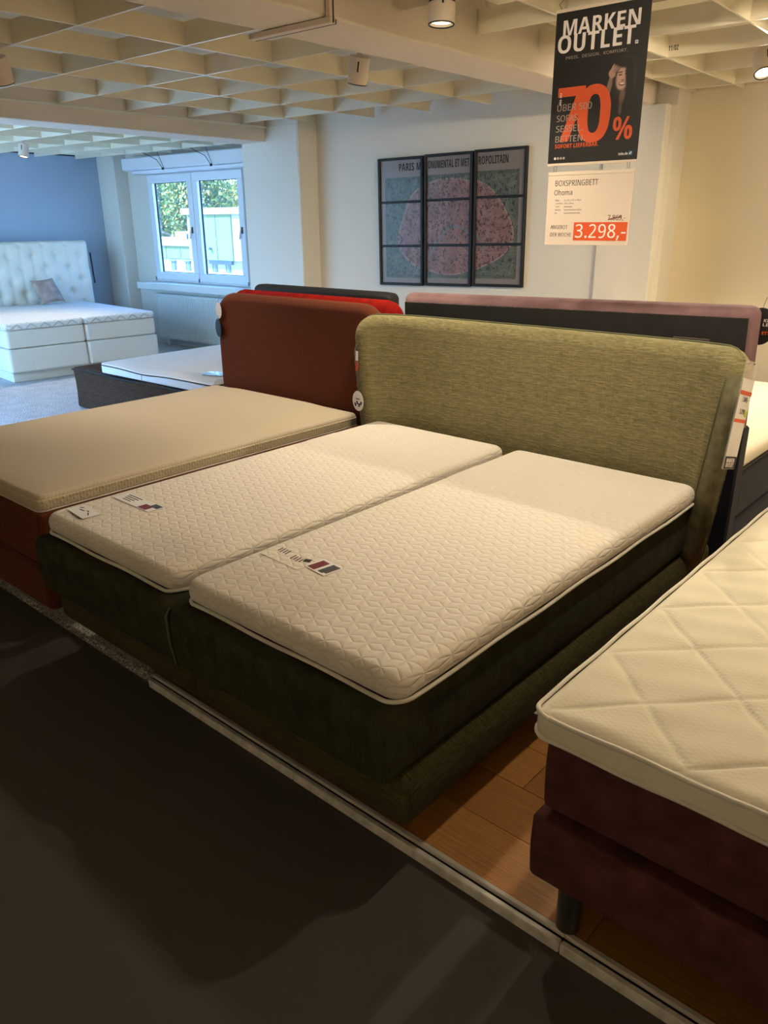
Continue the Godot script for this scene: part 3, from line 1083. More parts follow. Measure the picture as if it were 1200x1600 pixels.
# ==================================================================== beds
func build_green_bed() -> void:
	var b := thing("boxspring_bed", "large olive green fabric bed with curved headboard, centre of the picture", "bed", Vector3(-2.02, 0, -2.3))
	var o := Vector3(2.02, 0, 2.3)
	# mattress boxes, left and right
	for s in [-1, 1]:
		var cx: float = -0.467 if s < 0 else 0.4605
		var w := 0.930 if s < 0 else 0.917
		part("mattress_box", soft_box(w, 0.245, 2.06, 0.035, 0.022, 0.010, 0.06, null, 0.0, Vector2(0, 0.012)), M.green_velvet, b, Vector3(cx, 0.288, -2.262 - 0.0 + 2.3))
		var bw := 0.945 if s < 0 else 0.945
		part("base", soft_box(bw, 0.165, 2.24, 0.045, 0.03, 0.008, 0.06), M.green_shaded, b, Vector3(-0.4735 if s < 0 else 0.4735, 0.122, -2.415 + 2.3))
	# seam piping down the middle of the foot end
	part("seam", tube(PackedVector3Array([Vector3(0.0, 0.525, -1.225), Vector3(0.0, 0.50, -1.208), Vector3(0.0, 0.40, -1.212), Vector3(0.0, 0.31, -1.228)] ), 0.004, 6), M.green_pipe, b, Vector3(0.002, 0, 2.3))
	part("plinth", box_mesh(1.6, 0.122, 1.9, 0.004), M.black, b, Vector3(0, 0.061, -0.1))
	# headboard: shell with wings that come forward
	var plan := smooth_path(PackedVector2Array([Vector2(-3.035, -3.235), Vector2(-2.985, -3.30), Vector2(-2.88, -3.372), Vector2(-2.72, -3.405), Vector2(-2.4, -3.415), Vector2(-2.02, -3.418), Vector2(-1.64, -3.415), Vector2(-1.32, -3.405), Vector2(-1.17, -3.385), Vector2(-1.06, -3.345), Vector2(-1.005, -3.285)]), 48)
	var fold := func(u: float, y: float) -> float:
		var e := absf(u) - 0.93
		var pull := 0.0
		if e > 0.0:
			pull = 0.0022 * sin(y * 95.0 + u * 20.0) * smoothstep(0.0, 0.05, e)
		return pull - 0.004 * exp(-pow(e / 0.006, 2.0))
	var hb := part("headboard", panel(plan, 0.20, 1.205, 0.125, 0.062, 0.13, 0.03, fold, 0.02, 0.0, Vector4(-2.02, 0.935, 1.040, 0)), M.green, b, o)
	# piping round the rim, and a gathered roll down each wing with piping on both sides
	var fx := func(x: float, y: float) -> float:
		return -2.02 + (x + 2.02) * lerpf(0.935, 1.040, clampf((y - 0.20) / 1.005, 0.0, 1.0))
	var rim := PackedVector3Array()
	for i in plan.size():
		var p := plan[i]
		var e := minf(plan[0].distance_to(p), plan[plan.size() - 1].distance_to(p))
		var y := 1.205
		if e < 0.13:
			y = 1.205 - 0.13 + sqrt(maxf(0.0, 0.13 * 0.13 - pow(0.13 - e, 2)))
		rim.append(Vector3(fx.call(p.x, y), y + 0.002, p.y - 0.01))
	part("rim_piping", tube(rim, 0.0045, 6), M.green_pipe, hb)
	for s in [-1.0, 1.0]:
		var rings := []
		var inner := PackedVector3Array()
		var outer := PackedVector3Array()
		for j in 61:
			var t := j / 60.0
			var y := lerpf(0.23, 1.165, t)
			var top := smoothstep(0.80, 1.0, t)
			var c := Vector3(fx.call(-2.02 + s * (1.010 - 0.030 * top), y), y, -3.272 - 0.050 * top * top)
			var rad := 0.050 * (1.0 - 0.55 * top) * smoothstep(-0.12, 0.10, t)
			var ring := PackedVector3Array()
			for k in 20:
				var a := TAU * k / 20.0
				var wr := 1.0 + 0.035 * sin(y * 150.0 + 2.0 * sin(y * 31.0)) * clampf(s * cos(a) + 0.4, 0.0, 1.0)
				ring.append(c + Vector3(cos(a) * rad * wr, 0.0, sin(a) * rad * 0.85 * wr))
			rings.append(ring)
			inner.append(c + Vector3(-s * rad * 0.86, 0, rad * 0.50))
			outer.append(c + Vector3(s * rad * 0.97, 0, rad * 0.10))
		var roll := part("wing_roll", loft(rings), M.green_roll, b, o)
		part("inner_piping", tube(inner, 0.004, 6), M.green_pipe, roll)
		part("outer_piping", tube(outer, 0.004, 6), M.green_pipe, roll)
	# toppers
	var puff := func(q: Vector3, t: float, top: bool) -> Vector3:
		return q
	for s in 2:
		var c: float = -2.503 if s == 0 else -1.540
		var tw: float = 0.878 if s == 0 else 0.920
		var lab: String = ["left white quilted topper on the green bed, with two paper labels", "right white quilted topper on the green bed, with a dark red label"][s]
		var t := thing("mattress_topper", lab, "mattress topper", Vector3(c, 0.535, -2.279), 0.0, "toppers on the green bed")
		part("cover", soft_box(tw, 0.083, 2.01, 0.032, 0.055, 0.004, 0.05, null, 0.006), M.quilt, t)
		var ring := rect_ring(tw * 0.5 + 0.001, 1.006, 0.055, 0.006, 0.05, 16, 34, 6)
		for i in ring.size():
			ring[i].y += 0.0025 * sin(i * 0.7)
		part("piping", tube(ring, 0.0065, 6, true), M.piping, t)
		# plain knitted zone across the cover
		var fit := func(q: Vector3, tt: float, top: bool) -> Vector3:
			if top:
				var e := clampf((tw * 0.5 - absf(q.x)) / 0.12, 0.0, 1.0)
				q.y += 0.006 * e * (2.0 - e)
			return q
		part("knit_band", soft_box(tw + 0.006, 0.0785, 0.25, 0.030, 0.006, 0.0, 0.05, fit), M.knit, t, Vector3(0, 0.005, -0.53))
	# label sewn to the right topper
	var lb := thing("fabric_label", "dark red and grey care label on right white topper", "label", Vector3(-1.70, 0.6265, -1.622), -0.15)
	part("backing", box_mesh(0.108, 0.0012, 0.085, 0.0), M.paper, lb)
	part("red_field", box_mesh(0.036, 0.001, 0.066, 0.0), M.wine, lb, Vector3(-0.024, 0.001, 0.004))
	part("dark_field", box_mesh(0.024, 0.001, 0.066, 0.0), M.slate, lb, Vector3(0.022, 0.001, 0.0))
	part("grey_field", box_mesh(0.012, 0.001, 0.06, 0.0), M.ink_light, lb, Vector3(0.041, 0.001, -0.004))
	part("badge", box_mesh(0.026, 0.001, 0.022, 0.0), M.ink, lb, Vector3(-0.078, 0.0005, 0.012), Vector3(0, 0.5, 0))
	var em := thing("embossed_label", "wrinkled white label strip with stitched lines on right topper", "label", Vector3(-1.85, 0.6255, -1.605), -0.06)
	part("strip", box_mesh(0.20, 0.0010, 0.10, 0.0), M.quilt, em)
	for k in 4:
		for j in 2:
			part("stitching", box_mesh(0.005, 0.001, 0.026 + 0.006 * ((k + j) % 2), 0.0), M.ink_light, em, Vector3(-0.075 + 0.014 * k + 0.085 * j, 0.001, -0.02 + 0.012 * j), Vector3(0, 0.2, 0))
	# labels on the left topper
	var l2 := thing("fabric_label", "long paper label with a coloured corner on left white topper", "label", Vector3(-2.735, 0.627, -1.575), -0.02)
	part("backing", box_mesh(0.27, 0.0012, 0.075, 0.0), M.paper, l2)
	part("red_field", box_mesh(0.055, 0.001, 0.04, 0.0), M.wine, l2, Vector3(0.075, 0.001, 0.012))
	part("dark_field", box_mesh(0.05, 0.001, 0.03, 0.0), M.slate, l2, Vector3(0.105, 0.001, -0.018))
	for k in 4:
		part("print_line", box_mesh(0.10 - 0.015 * k, 0.001, 0.005, 0.0), M.ink_light, l2, Vector3(-0.06, 0.001, -0.025 + 0.014 * k))
	var l3 := thing("paper_tag", "small loose handwritten paper tag at left topper corner", "tag", Vector3(-2.80, 0.628, -1.372), -0.12)
	part("sheet", box_mesh(0.15, 0.0015, 0.075, 0.0), M.paper, l3)
	for k in 4:
		part("writing", box_mesh(0.018 + 0.012 * (k % 2), 0.001, 0.005, 0.0), M.slate, l3, Vector3(-0.05 + 0.03 * k, 0.0012, -0.012 + 0.012 * (k % 2)), Vector3(0, 0.5 - 0.3 * k, 0))


func build_maroon_bed() -> void:
	var b := thing("boxspring_bed", "dark maroon velvet bed on steel feet, right foreground", "bed", Vector3(0.10, 0, -2.42))
	part("mattress_box", soft_box(1.665, 0.205, 2.02, 0.014, 0.02, 0.003, 0.08), M.maroon, b, Vector3(0, 0.340, 0.0))
	part("shadow_gap", box_mesh(1.60, 0.03, 1.95, 0.004), M.black, b, Vector3(0, 0.328, 0.0))  # black block paints in the shade between box and base
	part("base", soft_box(1.69, 0.185, 2.07, 0.012, 0.02, 0.003, 0.08), M.maroon, b, Vector3(0, 0.135, 0.0))
	for x in [-0.738, 0.738]:
		for z in [0.995, -0.9]:
			part("leg", lathe([Vector2(0.029, 0.0), Vector2(0.0315, 0.003), Vector2(0.0315, 0.136)], 28), M.steel, b, Vector3(x, 0, z))
	var t := thing("mattress_topper", "cream topper with large diamond quilting, right foreground", "mattress topper", Vector3(0.10, 0.546, -2.41))
	var dm := func(q: Vector3, tt: float, top: bool) -> Vector3:
		if not top:
			return q
		var wx := q.x + 0.10
		var wz := q.z - 2.41
		var f1 := absf(fposmod((wx - wz - 1.01) / 0.328 + 0.5, 1.0) - 0.5) * 2.0
		var f2 := absf(fposmod((wx + wz + 2.156) / 0.334 + 0.5, 1.0) - 0.5) * 2.0
		var e := minf(1.0, minf(0.865 - absf(q.x), 1.02 - absf(q.z)) / 0.04)
		var p1 := 1.0 - pow(1.0 - f1, 20.0)
		var p2 := 1.0 - pow(1.0 - f2, 20.0)
		q.y += (0.0065 * minf(p1, p2) + 0.003 * minf(sin(minf(f1, 1.0) * PI * 0.5), sin(minf(f2, 1.0) * PI * 0.5)) - 0.005 + 0.003 * sin(wx * 23.0 + wz * 31.0) * sin(wz * 17.0 - wx * 6.0)) * clampf(e, 0.0, 1.0)
		return q
	part("cover", soft_box(1.73, 0.066, 2.04, 0.012, 0.05, 0.004, 0.06), M.pique, t)
	part("quilted_top", sheet(1.724, 2.034, 0.0085, func(x: float, z: float) -> Vector3: return dm.call(Vector3(x, 0.0725, z), 1.0, true) + Vector3(0, -0.012 * pow(1.0 - clampf(minf(0.862 - absf(x), 1.017 - absf(z)) / 0.03, 0.0, 1.0), 2.0), 0)), M.pique, t)
	for y in [0.008, 0.068]:
		var ring := rect_ring(0.868, 1.023, 0.05, y, 0.05, 40, 46, 6)
		for i in ring.size():
			ring[i].y += 0.002 * sin(i * 0.9 + y * 50.0)
		part("piping", tube(ring, 0.006, 6, true), M.piping, t)


func build_red_bed() -> void:
	var b := thing("boxspring_bed", "rust red ribbed fabric bed left of the green bed", "bed", Vector3(-3.85, 0, -2.35))
	part("mattress_box", soft_box(1.42, 0.255, 2.03, 0.02, 0.03, 0.006, 0.08), M.rust, b, Vector3(0, 0.283, 0.0))
	part("base", soft_box(1.42, 0.20, 2.05, 0.02, 0.03, 0.006, 0.08), M.rust, b, Vector3(0, 0.08, 0.0))
	part("plinth", box_mesh(1.2, 0.08, 1.8, 0.004), M.black, b, Vector3(0, 0.04, 0))
	var plan := PackedVector2Array([Vector2(-4.56, -3.445), Vector2(-4.2, -3.45), Vector2(-3.8, -3.45), Vector2(-3.4, -3.45), Vector2(-3.02, -3.445)])
	part("headboard", panel(plan, 0.08, 1.247, 0.11, 0.055, 0.17, 0.02, null, 0.05), M.rust, b, Vector3(3.85, 0, 2.35))
	var t := thing("mattress_topper", "plain beige rib-knit topper on the rust red bed", "mattress topper", Vector3(-3.852, 0.538, -2.35))
	var hump := func(q: Vector3, tt: float, top: bool) -> Vector3:
		if top:
			q.y += 0.022 * smoothstep(-0.2, -0.8, q.z) * smoothstep(0.69, 0.30, absf(q.x)) * smoothstep(-1.0, -0.9, q.z)
		return q
	part("cover", soft_box(1.385, 0.072, 2.0, 0.02, 0.04, 0.0, 0.05, hump, 0.012), M.rib, t)
	# basket-knit border round the sides
	part("border", soft_box(1.391, 0.048, 2.006, 0.006, 0.04, 0.0, 0.08), M.basket, t, Vector3(0, 0.006, 0))
	part("binding", tube(rect_ring(0.694, 1.0, 0.04, 0.003, 0.05, 24, 34, 6), 0.004, 6, true), M.piping, t)


func build_back_beds() -> void:
	# bed that stands back to back with the green one
	var b := thing("boxspring_bed", "bed with mauve headboard and navy box, backing onto the green bed", "bed", Vector3(-2.03, 0, -4.6))
	var o := Vector3(2.03, 0, 4.6)
	var plan := PackedVector2Array([Vector2(-3.035, -3.70), Vector2(-2.5, -3.70), Vector2(-2.0, -3.70), Vector2(-1.5, -3.70), Vector2(-1.03, -3.70)])
	var ch := func(u: float, y: float) -> float:
		return -0.006 * exp(-pow((absf(fposmod(u / 0.36 + 0.5, 1.0) - 0.5)) / 0.05, 2.0))
	var hb := part("headboard", panel(plan, 0.78, 1.365, 0.13, 0.06, 0.045, 0.02, ch, 0.04), M.plum, b, o)
	part("lower_board", box_mesh(1.98, 0.76, 0.10, 0.01), M.navy, b, Vector3(0, 0.42, -3.70 + 4.6))  # navy panel in place of the headboard's dark lower part
	hb.rotation.z = 0.021
	part("back_cover", box_mesh(1.945, 0.55, 0.012, 0.003), M.black_cloth, hb, Vector3(-2.03, 1.04, -3.633))
	var sc := []
	for k in 26:
		part("staple", box_mesh(0.012, 0.003, 0.002, 0.0), M.steel, hb, Vector3(-2.9 + 0.055 * k, 1.315 + 0.002 * (k % 3), -3.6262))
	part("mattress_box", soft_box(1.92, 0.25, 2.0, 0.03, 0.04, 0.008, 0.08), M.navy, b, Vector3(0, 0.295, -0.20))
	part("base", soft_box(1.92, 0.22, 2.0, 0.03, 0.04, 0.008, 0.08), M.navy, b, Vector3(0, 0.07, -0.20))
	part("plinth", box_mesh(1.7, 0.07, 1.8, 0.004), M.black, b, Vector3(0, 0.035, -0.2))
	var t := thing("mattress_topper", "white topper with black zip edge, behind the green headboard at right", "mattress topper", Vector3(-2.03, 0.545, -4.8))
	part("cover", soft_box(1.90, 0.085, 1.98, 0.03, 0.06, 0.004, 0.06, null, 0.008), M.pique, t)
	part("zip", tube(rect_ring(0.953, 0.993, 0.06, 0.006, 0.05, 30, 32, 6), 0.005, 6, true), M.black, t)
	part("seam", tube(rect_ring(0.928, 0.968, 0.05, 0.083, 0.05, 30, 32, 6), 0.003, 6, true), M.piping, t)
	# two more headboards in the second row
	var plan2 := PackedVector2Array([Vector2(-4.72, -3.70), Vector2(-4.2, -3.70), Vector2(-3.6, -3.70), Vector2(-3.10, -3.70)])
	var r := thing("headboard", "bright red upholstered headboard behind the rust red one", "headboard", Vector3(-3.9, 0, -3.7))
	var wob := func(u: float, y: float) -> float:
		return 0.010 * sin(u * 9.0 + 1.0) * sin(y * 7.0)
	part("cushion", panel(plan2, 0.0, 1.245, 0.13, 0.075, 0.13, 0.02, wob, 0.05), M.red, r, Vector3(3.9, 0, 3.7))
	part("back_cover", box_mesh(1.30, 1.0, 0.012, 0.003), M.black_cloth, r, Vector3(-0.02, 0.62, 0.078))
	for s in [-0.5, 0.5]:
		part("foot", box_mesh(0.08, 0.03, 0.10, 0.003), M.black, r, Vector3(s, 0.0, 0))
	var plan3 := PackedVector2Array([Vector2(-4.78, -3.98), Vector2(-4.2, -3.98), Vector2(-3.8, -3.98), Vector2(-3.40, -3.98)])
	var k2 := thing("headboard", "charcoal grey headboard, rearmost of the row left of the map", "headboard", Vector3(-4.1, 0, -3.98))
	part("cushion", panel(plan3, 0.0, 1.262, 0.12, 0.03, 0.05, 0.02, null, 0.06), M.black_cloth, k2, Vector3(4.1, 0, 3.98))
	part("corner_tip", soft_box(0.03, 0.02, 0.03, 0.008, 0.008, 0.0, 0.02), M.black_cloth, k2, Vector3(0.675, 1.215, 0))
	# plastic pouch tucked behind
	var p := thing("plastic_pouch", "clear zip pouch on the black back of the mauve headboard", "pouch", Vector3(-1.315, 1.165, -3.612))
	part("sleeve", box_mesh(0.165, 0.055, 0.012, 0.003), M.clear, p)
	part("insert", box_mesh(0.15, 0.04, 0.004, 0.001), M.black_cloth, p, Vector3(0, -0.004, 0))
	part("zip_band", box_mesh(0.166, 0.006, 0.013, 0.002), M.ink_light, p, Vector3(0, 0.024, 0))


func build_brown_bed() -> void:
	var b := thing("boxspring_bed", "low dark brown woven bed between rust red bed and pale bed", "bed", rp(-6.0, 0, -4.66), TURN)
	var wave := func(q: Vector3, t: float, top: bool) -> Vector3:
		if top:
			q.y += 0.012 * sin(q.x * 5.5) - 0.01
		if q.z > 0.7:
			q.z += 0.012 * sin(q.x * 4.0 + 1.0) * t
		return q
	part("box", soft_box(2.30, 0.40, 1.62, 0.025, 0.03, -0.01, 0.07, wave), M.brown, b, Vector3(0, 0.0, 0), Vector3(0, 0, -0.004))
	part("rim_cord", tube(PackedVector3Array([Vector3(-1.15, 0.375, 0.81), Vector3(-0.8, 0.388, 0.818), Vector3(-0.4, 0.373, 0.814), Vector3(0.1, 0.375, 0.81), Vector3(1.1, 0.385, 0.81)]), 0.008, 6), M.black, b)
	var t := thing("mattress", "white mattress with dark piping on the low brown bed", "mattress", rp(-5.78, 0.404, -4.64), TURN)
	var sag := func(q: Vector3, tt: float, top: bool) -> Vector3:
		q.y -= 0.018 * exp(-pow((q.x + 0.15) / 0.25, 2.0)) * smoothstep(0.3, 0.8, q.z) * tt
		return q
	part("cover", soft_box(1.66, 0.085, 1.62, 0.012, 0.05, 0.0, 0.05, sag, 0.02), M.ripple, t)
	var ring := rect_ring(0.832, 0.812, 0.05, 0.073, 0.05, 30, 34, 6)
	for i in ring.size():
		ring[i] = sag.call(ring[i], 0.9, true)
	part("piping", tube(ring, 0.005, 6, true), M.brown, t)
	part("corner_seam", tube(PackedVector3Array([Vector3(-0.17, 0.004, 0.812), Vector3(-0.17, 0.066, 0.812)]), 0.004, 6), M.piping, t)
	var s := thing("plastic_bag", "small pale blue plastic bag lying on the brown bed's mattress", "bag", rp(-5.2, 0.514, -4.05), 0.3)
	part("bag_body", soft_box(0.20, 0.010, 0.13, 0.004, 0.02, 0.0, 0.03, func(q: Vector3, tt: float, top: bool) -> Vector3:
		q.y += 0.006 * sin(q.x * 60.0) * sin(q.z * 45.0) * tt
		return q), mat(Color(0.72, 0.86, 0.88), 0.3), s)
	var s2 := thing("fabric_label", "narrow blue label near the corner of the brown bed's mattress", "label", rp(-6.4, 0.497, -4.22), 0.1)
	part("strip", box_mesh(0.30, 0.004, 0.04, 0.0), mat(Color(0.60, 0.70, 0.80), 0.5), s2)


func build_white_bed() -> void:
	var turn := TURN + deg_to_rad(84.0)
	var b := thing("boxspring_bed", "pale cream bed with tufted headboard against the blue wall", "bed", rp(-8.66, 0, -4.91), turn)
	part("plinth", box_mesh(1.74, 0.115, 1.9, 0.006), M.cream, b, Vector3(0, 0.058, -1.06))
	for s in [-1, 1]:
		part("base", soft_box(0.915, 0.265, 2.05, 0.025, 0.04, 0.004, 0.08), M.cream, b, Vector3(0.460 * s, 0.118, -1.03))
		part("mattress_box", soft_box(0.905, 0.20, 2.02, 0.025, 0.04, 0.004, 0.08), M.cream, b, Vector3(0.456 * s, 0.386, -1.03))
	var tuft := func(u: float, y: float) -> float:
		var best := 1e9
		var seam := 1e9
		var r0 := roundi((1.19 - y) / 0.165)
		for r in range(r0 - 1, r0 + 2):
			var off := 0.5 * (absi(r) % 2)
			var c := (roundf(u / 0.32 - off) + off) * 0.32
			best = minf(best, Vector2(u - c, y - (1.19 - 0.165 * r)).length())
			# fold that runs from button to button, slanting
		var f := fposmod(y / 0.33, 1.0)
		var lx := fposmod(u / 0.16 + 0.5, 1.0) - 0.5
		seam = absf(lx) * 0.16
		return -0.045 * exp(-pow(best / 0.05, 2.0)) - 0.012 * exp(-pow(seam / 0.012, 2.0))
	var plan := PackedVector2Array([Vector2(-1.12, -2.14), Vector2(-0.5, -2.14), Vector2(0.0, -2.14), Vector2(0.5, -2.14), Vector2(1.12, -2.14)])
	part("headboard", panel(plan, 0.10, 1.475, 0.15, 0.05, 0.05, 0.02, tuft, 0.022, 0.03), M.cream, b)
	for s in [-1, 1]:
		var lab := "left zigzag-quilted topper on the pale cream bed" if s < 0 else "right zigzag-quilted topper on the pale cream bed, under the cushion"
		var t := thing("mattress_topper", lab, "mattress topper", b.position + Vector3(0.4575 * s, 0.588, -1.02).rotated(Vector3.UP, turn), turn, "toppers on the pale bed")
		part("cover", soft_box(0.905, 0.075, 2.0, 0.02, 0.04, 0.003, 0.06, null, 0.004), M.zigzag, t)
	# cushion leaning on the headboard
	var c := thing("cushion", "taupe velvet cushion leaning on the tufted headboard", "cushion", b.position + Vector3(0.40, 0.684, -1.80).rotated(Vector3.UP, turn), turn + 0.25)
	var h := 0.18
	var pil := PackedVector3Array()
	var idx := PackedInt32Array()
	var n := 20
	for side in 2:
		for j in n + 1:
			for i in n + 1:
				var u := -1.0 + 2.0 * i / n
				var v := -1.0 + 2.0 * j / n
				var k := 1.0 - 0.09 * (1.0 - absf(u)) * absf(v) * 0.0
				var pinch := 1.0 - 0.10 * (1.0 - u * u) * pow(absf(v), 3.0)
				var pinch2 := 1.0 - 0.10 * (1.0 - v * v) * pow(absf(u), 3.0)
				var th := 0.075 * pow(maxf(0.0, (1.0 - pow(absf(u), 2.4)) * (1.0 - pow(absf(v), 2.4))), 0.55)
				pil.append(Vector3(u * h * pinch2, h + v * h * pinch, th if side == 0 else -th))
	var q := (n + 1) * (n + 1)
	for j in n:
		for i in n:
			var a := j * (n + 1) + i
			idx.append_array(PackedInt32Array([a, a + 1, a + n + 1, a + 1, a + n + 2, a + n + 1]))
			a += q
			idx.append_array(PackedInt32Array([a, a + n + 1, a + 1, a + 1, a + n + 1, a + n + 2]))
	part("pillow_body", solid(pil, idx), M.taupe, c, Vector3.ZERO, Vector3(-0.55, 0, 0.05))
	# dark strap tag at the headboard's right edge
	var g := thing("strap_tag", "thin dark strap hanging at the pale headboard's right edge", "tag", b.position + Vector3(1.135, 1.10, -2.10).rotated(Vector3.UP, turn), turn)
	part("strap", box_mesh(0.012, 0.42, 0.03, 0.003), M.black, g, Vector3.ZERO, Vector3(0.05, 0, 0.06))


# ==================================================================== lamps
func spot(called: String, label: String, at: Vector3, aim: Vector3, energy: float, cone: float, lit := true, stem_black := 0.0) -> Node3D:
	# cylindrical spotlight can; at = centre of its glowing mouth, aim = direction of its beam
	var s := thing(called, label, "spotlight", at, 0.0)
	var y := -aim.normalized()
	var x := y.cross(Vector3(0.13, 0.2, 1.0)).normalized()
	var bs := Basis(x, y, x.cross(y))
	var head := Node3D.new()
	head.name = "lamp_head"
	s.add_child(head, true)
	head.basis = bs
	var shell := lathe([Vector2(0.044, 0.016), Vector2(0.047, 0.002), Vector2(0.050, 0.0), Vector2(0.0535, 0.002), Vector2(0.0540, 0.03), Vector2(0.0540, 0.125 - stem_black), Vector2(0.052, 0.130 - stem_black), Vector2(0.01, 0.131 - stem_black)], 40)
	part("can", shell, M.can, head)
	part("rim", tube(circle(0.050, 0.0), 0.0035, 6, true), M.gasket, head)
	if stem_black > 0.0:
		part("heat_sink", lathe([Vector2(0.05, 0.0), Vector2(0.0525, 0.003), Vector2(0.0525, 0.12), Vector2(0.04, 0.122)], 32), M.black, head, Vector3(0, 0.125 - stem_black, 0))
	part("lens", lathe([Vector2(0.044, 0.0), Vector2(0.044, 0.004)], 32), M.lens if lit else M.can, head, Vector3(0, 0.010, 0))
	part("slot", box_mesh(0.008, 0.05, 0.004, 0.001), M.black, head, Vector3(0.03, 0.085, 0.044), Vector3(0, 0.6, 0))
	part("bracket", tube(PackedVector3Array([Vector3.ZERO + bs * Vector3(0, 0.12, 0), Vector3(bs.y.x * 0.10, maxf(0.17, bs.y.y * 0.14), bs.y.z * 0.10), Vector3(bs.y.x * 0.10, SLAT_Y + 0.13 - at.y, bs.y.z * 0.10)]), 0.012, 8), M.black if stem_black > 0 else M.can, s)
	if lit:
		var l := SpotLight3D.new()
		l.name = "beam"
		l.light_color = Color(1.0, 0.925, 0.80)
		l.light_energy = energy
		l.spot_angle = cone
		l.spot_angle_attenuation = 0.8
		l.spot_range = 16.0
		l.spot_attenuation = 2.0
		l.light_size = 0.04
		l.shadow_enabled = true
		s.add_child(l, true)
		l.position = aim.normalized() * 0.006
		l.basis = Basis.looking_at(aim.normalized(), Vector3(0.1, 0.0, 1.0))
	return s


func circle(r: float, y: float) -> PackedVector3Array:
	var out := PackedVector3Array()
	for k in 32:
		out.append(Vector3(r * cos(TAU * k / 32), y, r * sin(TAU * k / 32)))
	return out


func build_lamps() -> void:
	var down := Vector3(0, -1, 0)
	spot("spotlight", "lit white and black can light, top centre above the green bed", rp(-2.12, 2.437, -2.92), Vector3(0.02, -1, 0.05), 1.5, 72.0, true, 0.055)
	spot("spotlight", "tilted white can light just left of the ceiling beam", rp(-3.13, 2.395, -3.55), Vector3(-0.30, -1, -0.12), 2.3, 74.0)
	spot("spotlight", "white can light cut by the left picture edge", rp(-4.72, 2.43, -2.40), Vector3(-0.25, -1, -0.4), 1.5, 60.0)
	spot("spotlight", "small lit can light in front of the blue wall", rp(-9.0, 2.385, -4.65), Vector3(0.08, -1, 0.22), 2.2, 55.0)
	spot("spotlight", "glaring can light at the right picture edge", rp(-1.53, 2.47, -5.23), Vector3(0.30, -0.9, 0.42), 5.0, 75.0)
	# unseen lamps out of view, placed to light walls, slats, beds and poster
	spot("spotlight", "can light above the oak floor, out of view to the right", Vector3(-0.68, 2.43, -2.95), down, 1.75, 70.0)
	spot("spotlight", "can light washing the right wall, out of view", rp(0.9, 2.43, -4.4), Vector3(-0.45, -0.8, -1.0), 3.2, 70.0)
	spot("spotlight", "unseen can light placed to warm the map wall, out of view to the right", rp(-0.2, 2.43, -3.6), Vector3(-1.0, -0.32, -0.56), 5.5, 25.0)
	spot("spotlight", "unseen can light over the far right corner, placed to light the ceiling slats", rp(3.2, 2.43, -4.8), Vector3(0.6, -0.7, -0.6), 7.0, 75.0)
	spot("spotlight", "unseen can light on the side wall at right, placed to bounce light onto the slats", rp(2.9, 2.43, -2.6), Vector3(1.0, -0.6, 0.1), 9.0, 75.0)
	spot("spotlight", "unseen can light placed to wash poster and green headboard, out of view above", rp(-1.5, 2.43, -1.75), Vector3(-0.12, -0.34, -1.0), 1.3, 36.0)
	spot("spotlight", "added fill can light bounced off the wall behind the viewer, out of view", rp(-2.4, 2.43, 2.4), Vector3(-0.1, -0.6, 1.0), 6.0, 65.0)  # added fill, like the next one: bounce for the bed fronts
	spot("spotlight", "second added fill can light bounced off the wall behind the viewer, out of view", rp(1.6, 2.43, 2.4), Vector3(0.1, -0.6, 1.0), 6.0, 65.0)
	# cable duct that steps down round the beam
	var d := thing("cable_duct", "slim grey cable duct crossing under the ceiling beam", "duct", Vector3.ZERO, TURN)
	slab(d, "channel", -2.875, -2.40, 2.428, 2.450, -2.60, -2.565, M.can, 0.002)
	slab(d, "shadow_slot", -2.874, -2.401, 2.4275, 2.4445, -2.6045, -2.599, M.black)  # black strip painted in as a shadow line along the duct
	slab(d, "riser", -2.422, -2.40, 2.45, 2.69, -2.60, -2.565, M.can, 0.002)
	slab(d, "riser_slot", -2.4005, -2.398, 2.43, 2.69, -2.588, -2.582, M.black)


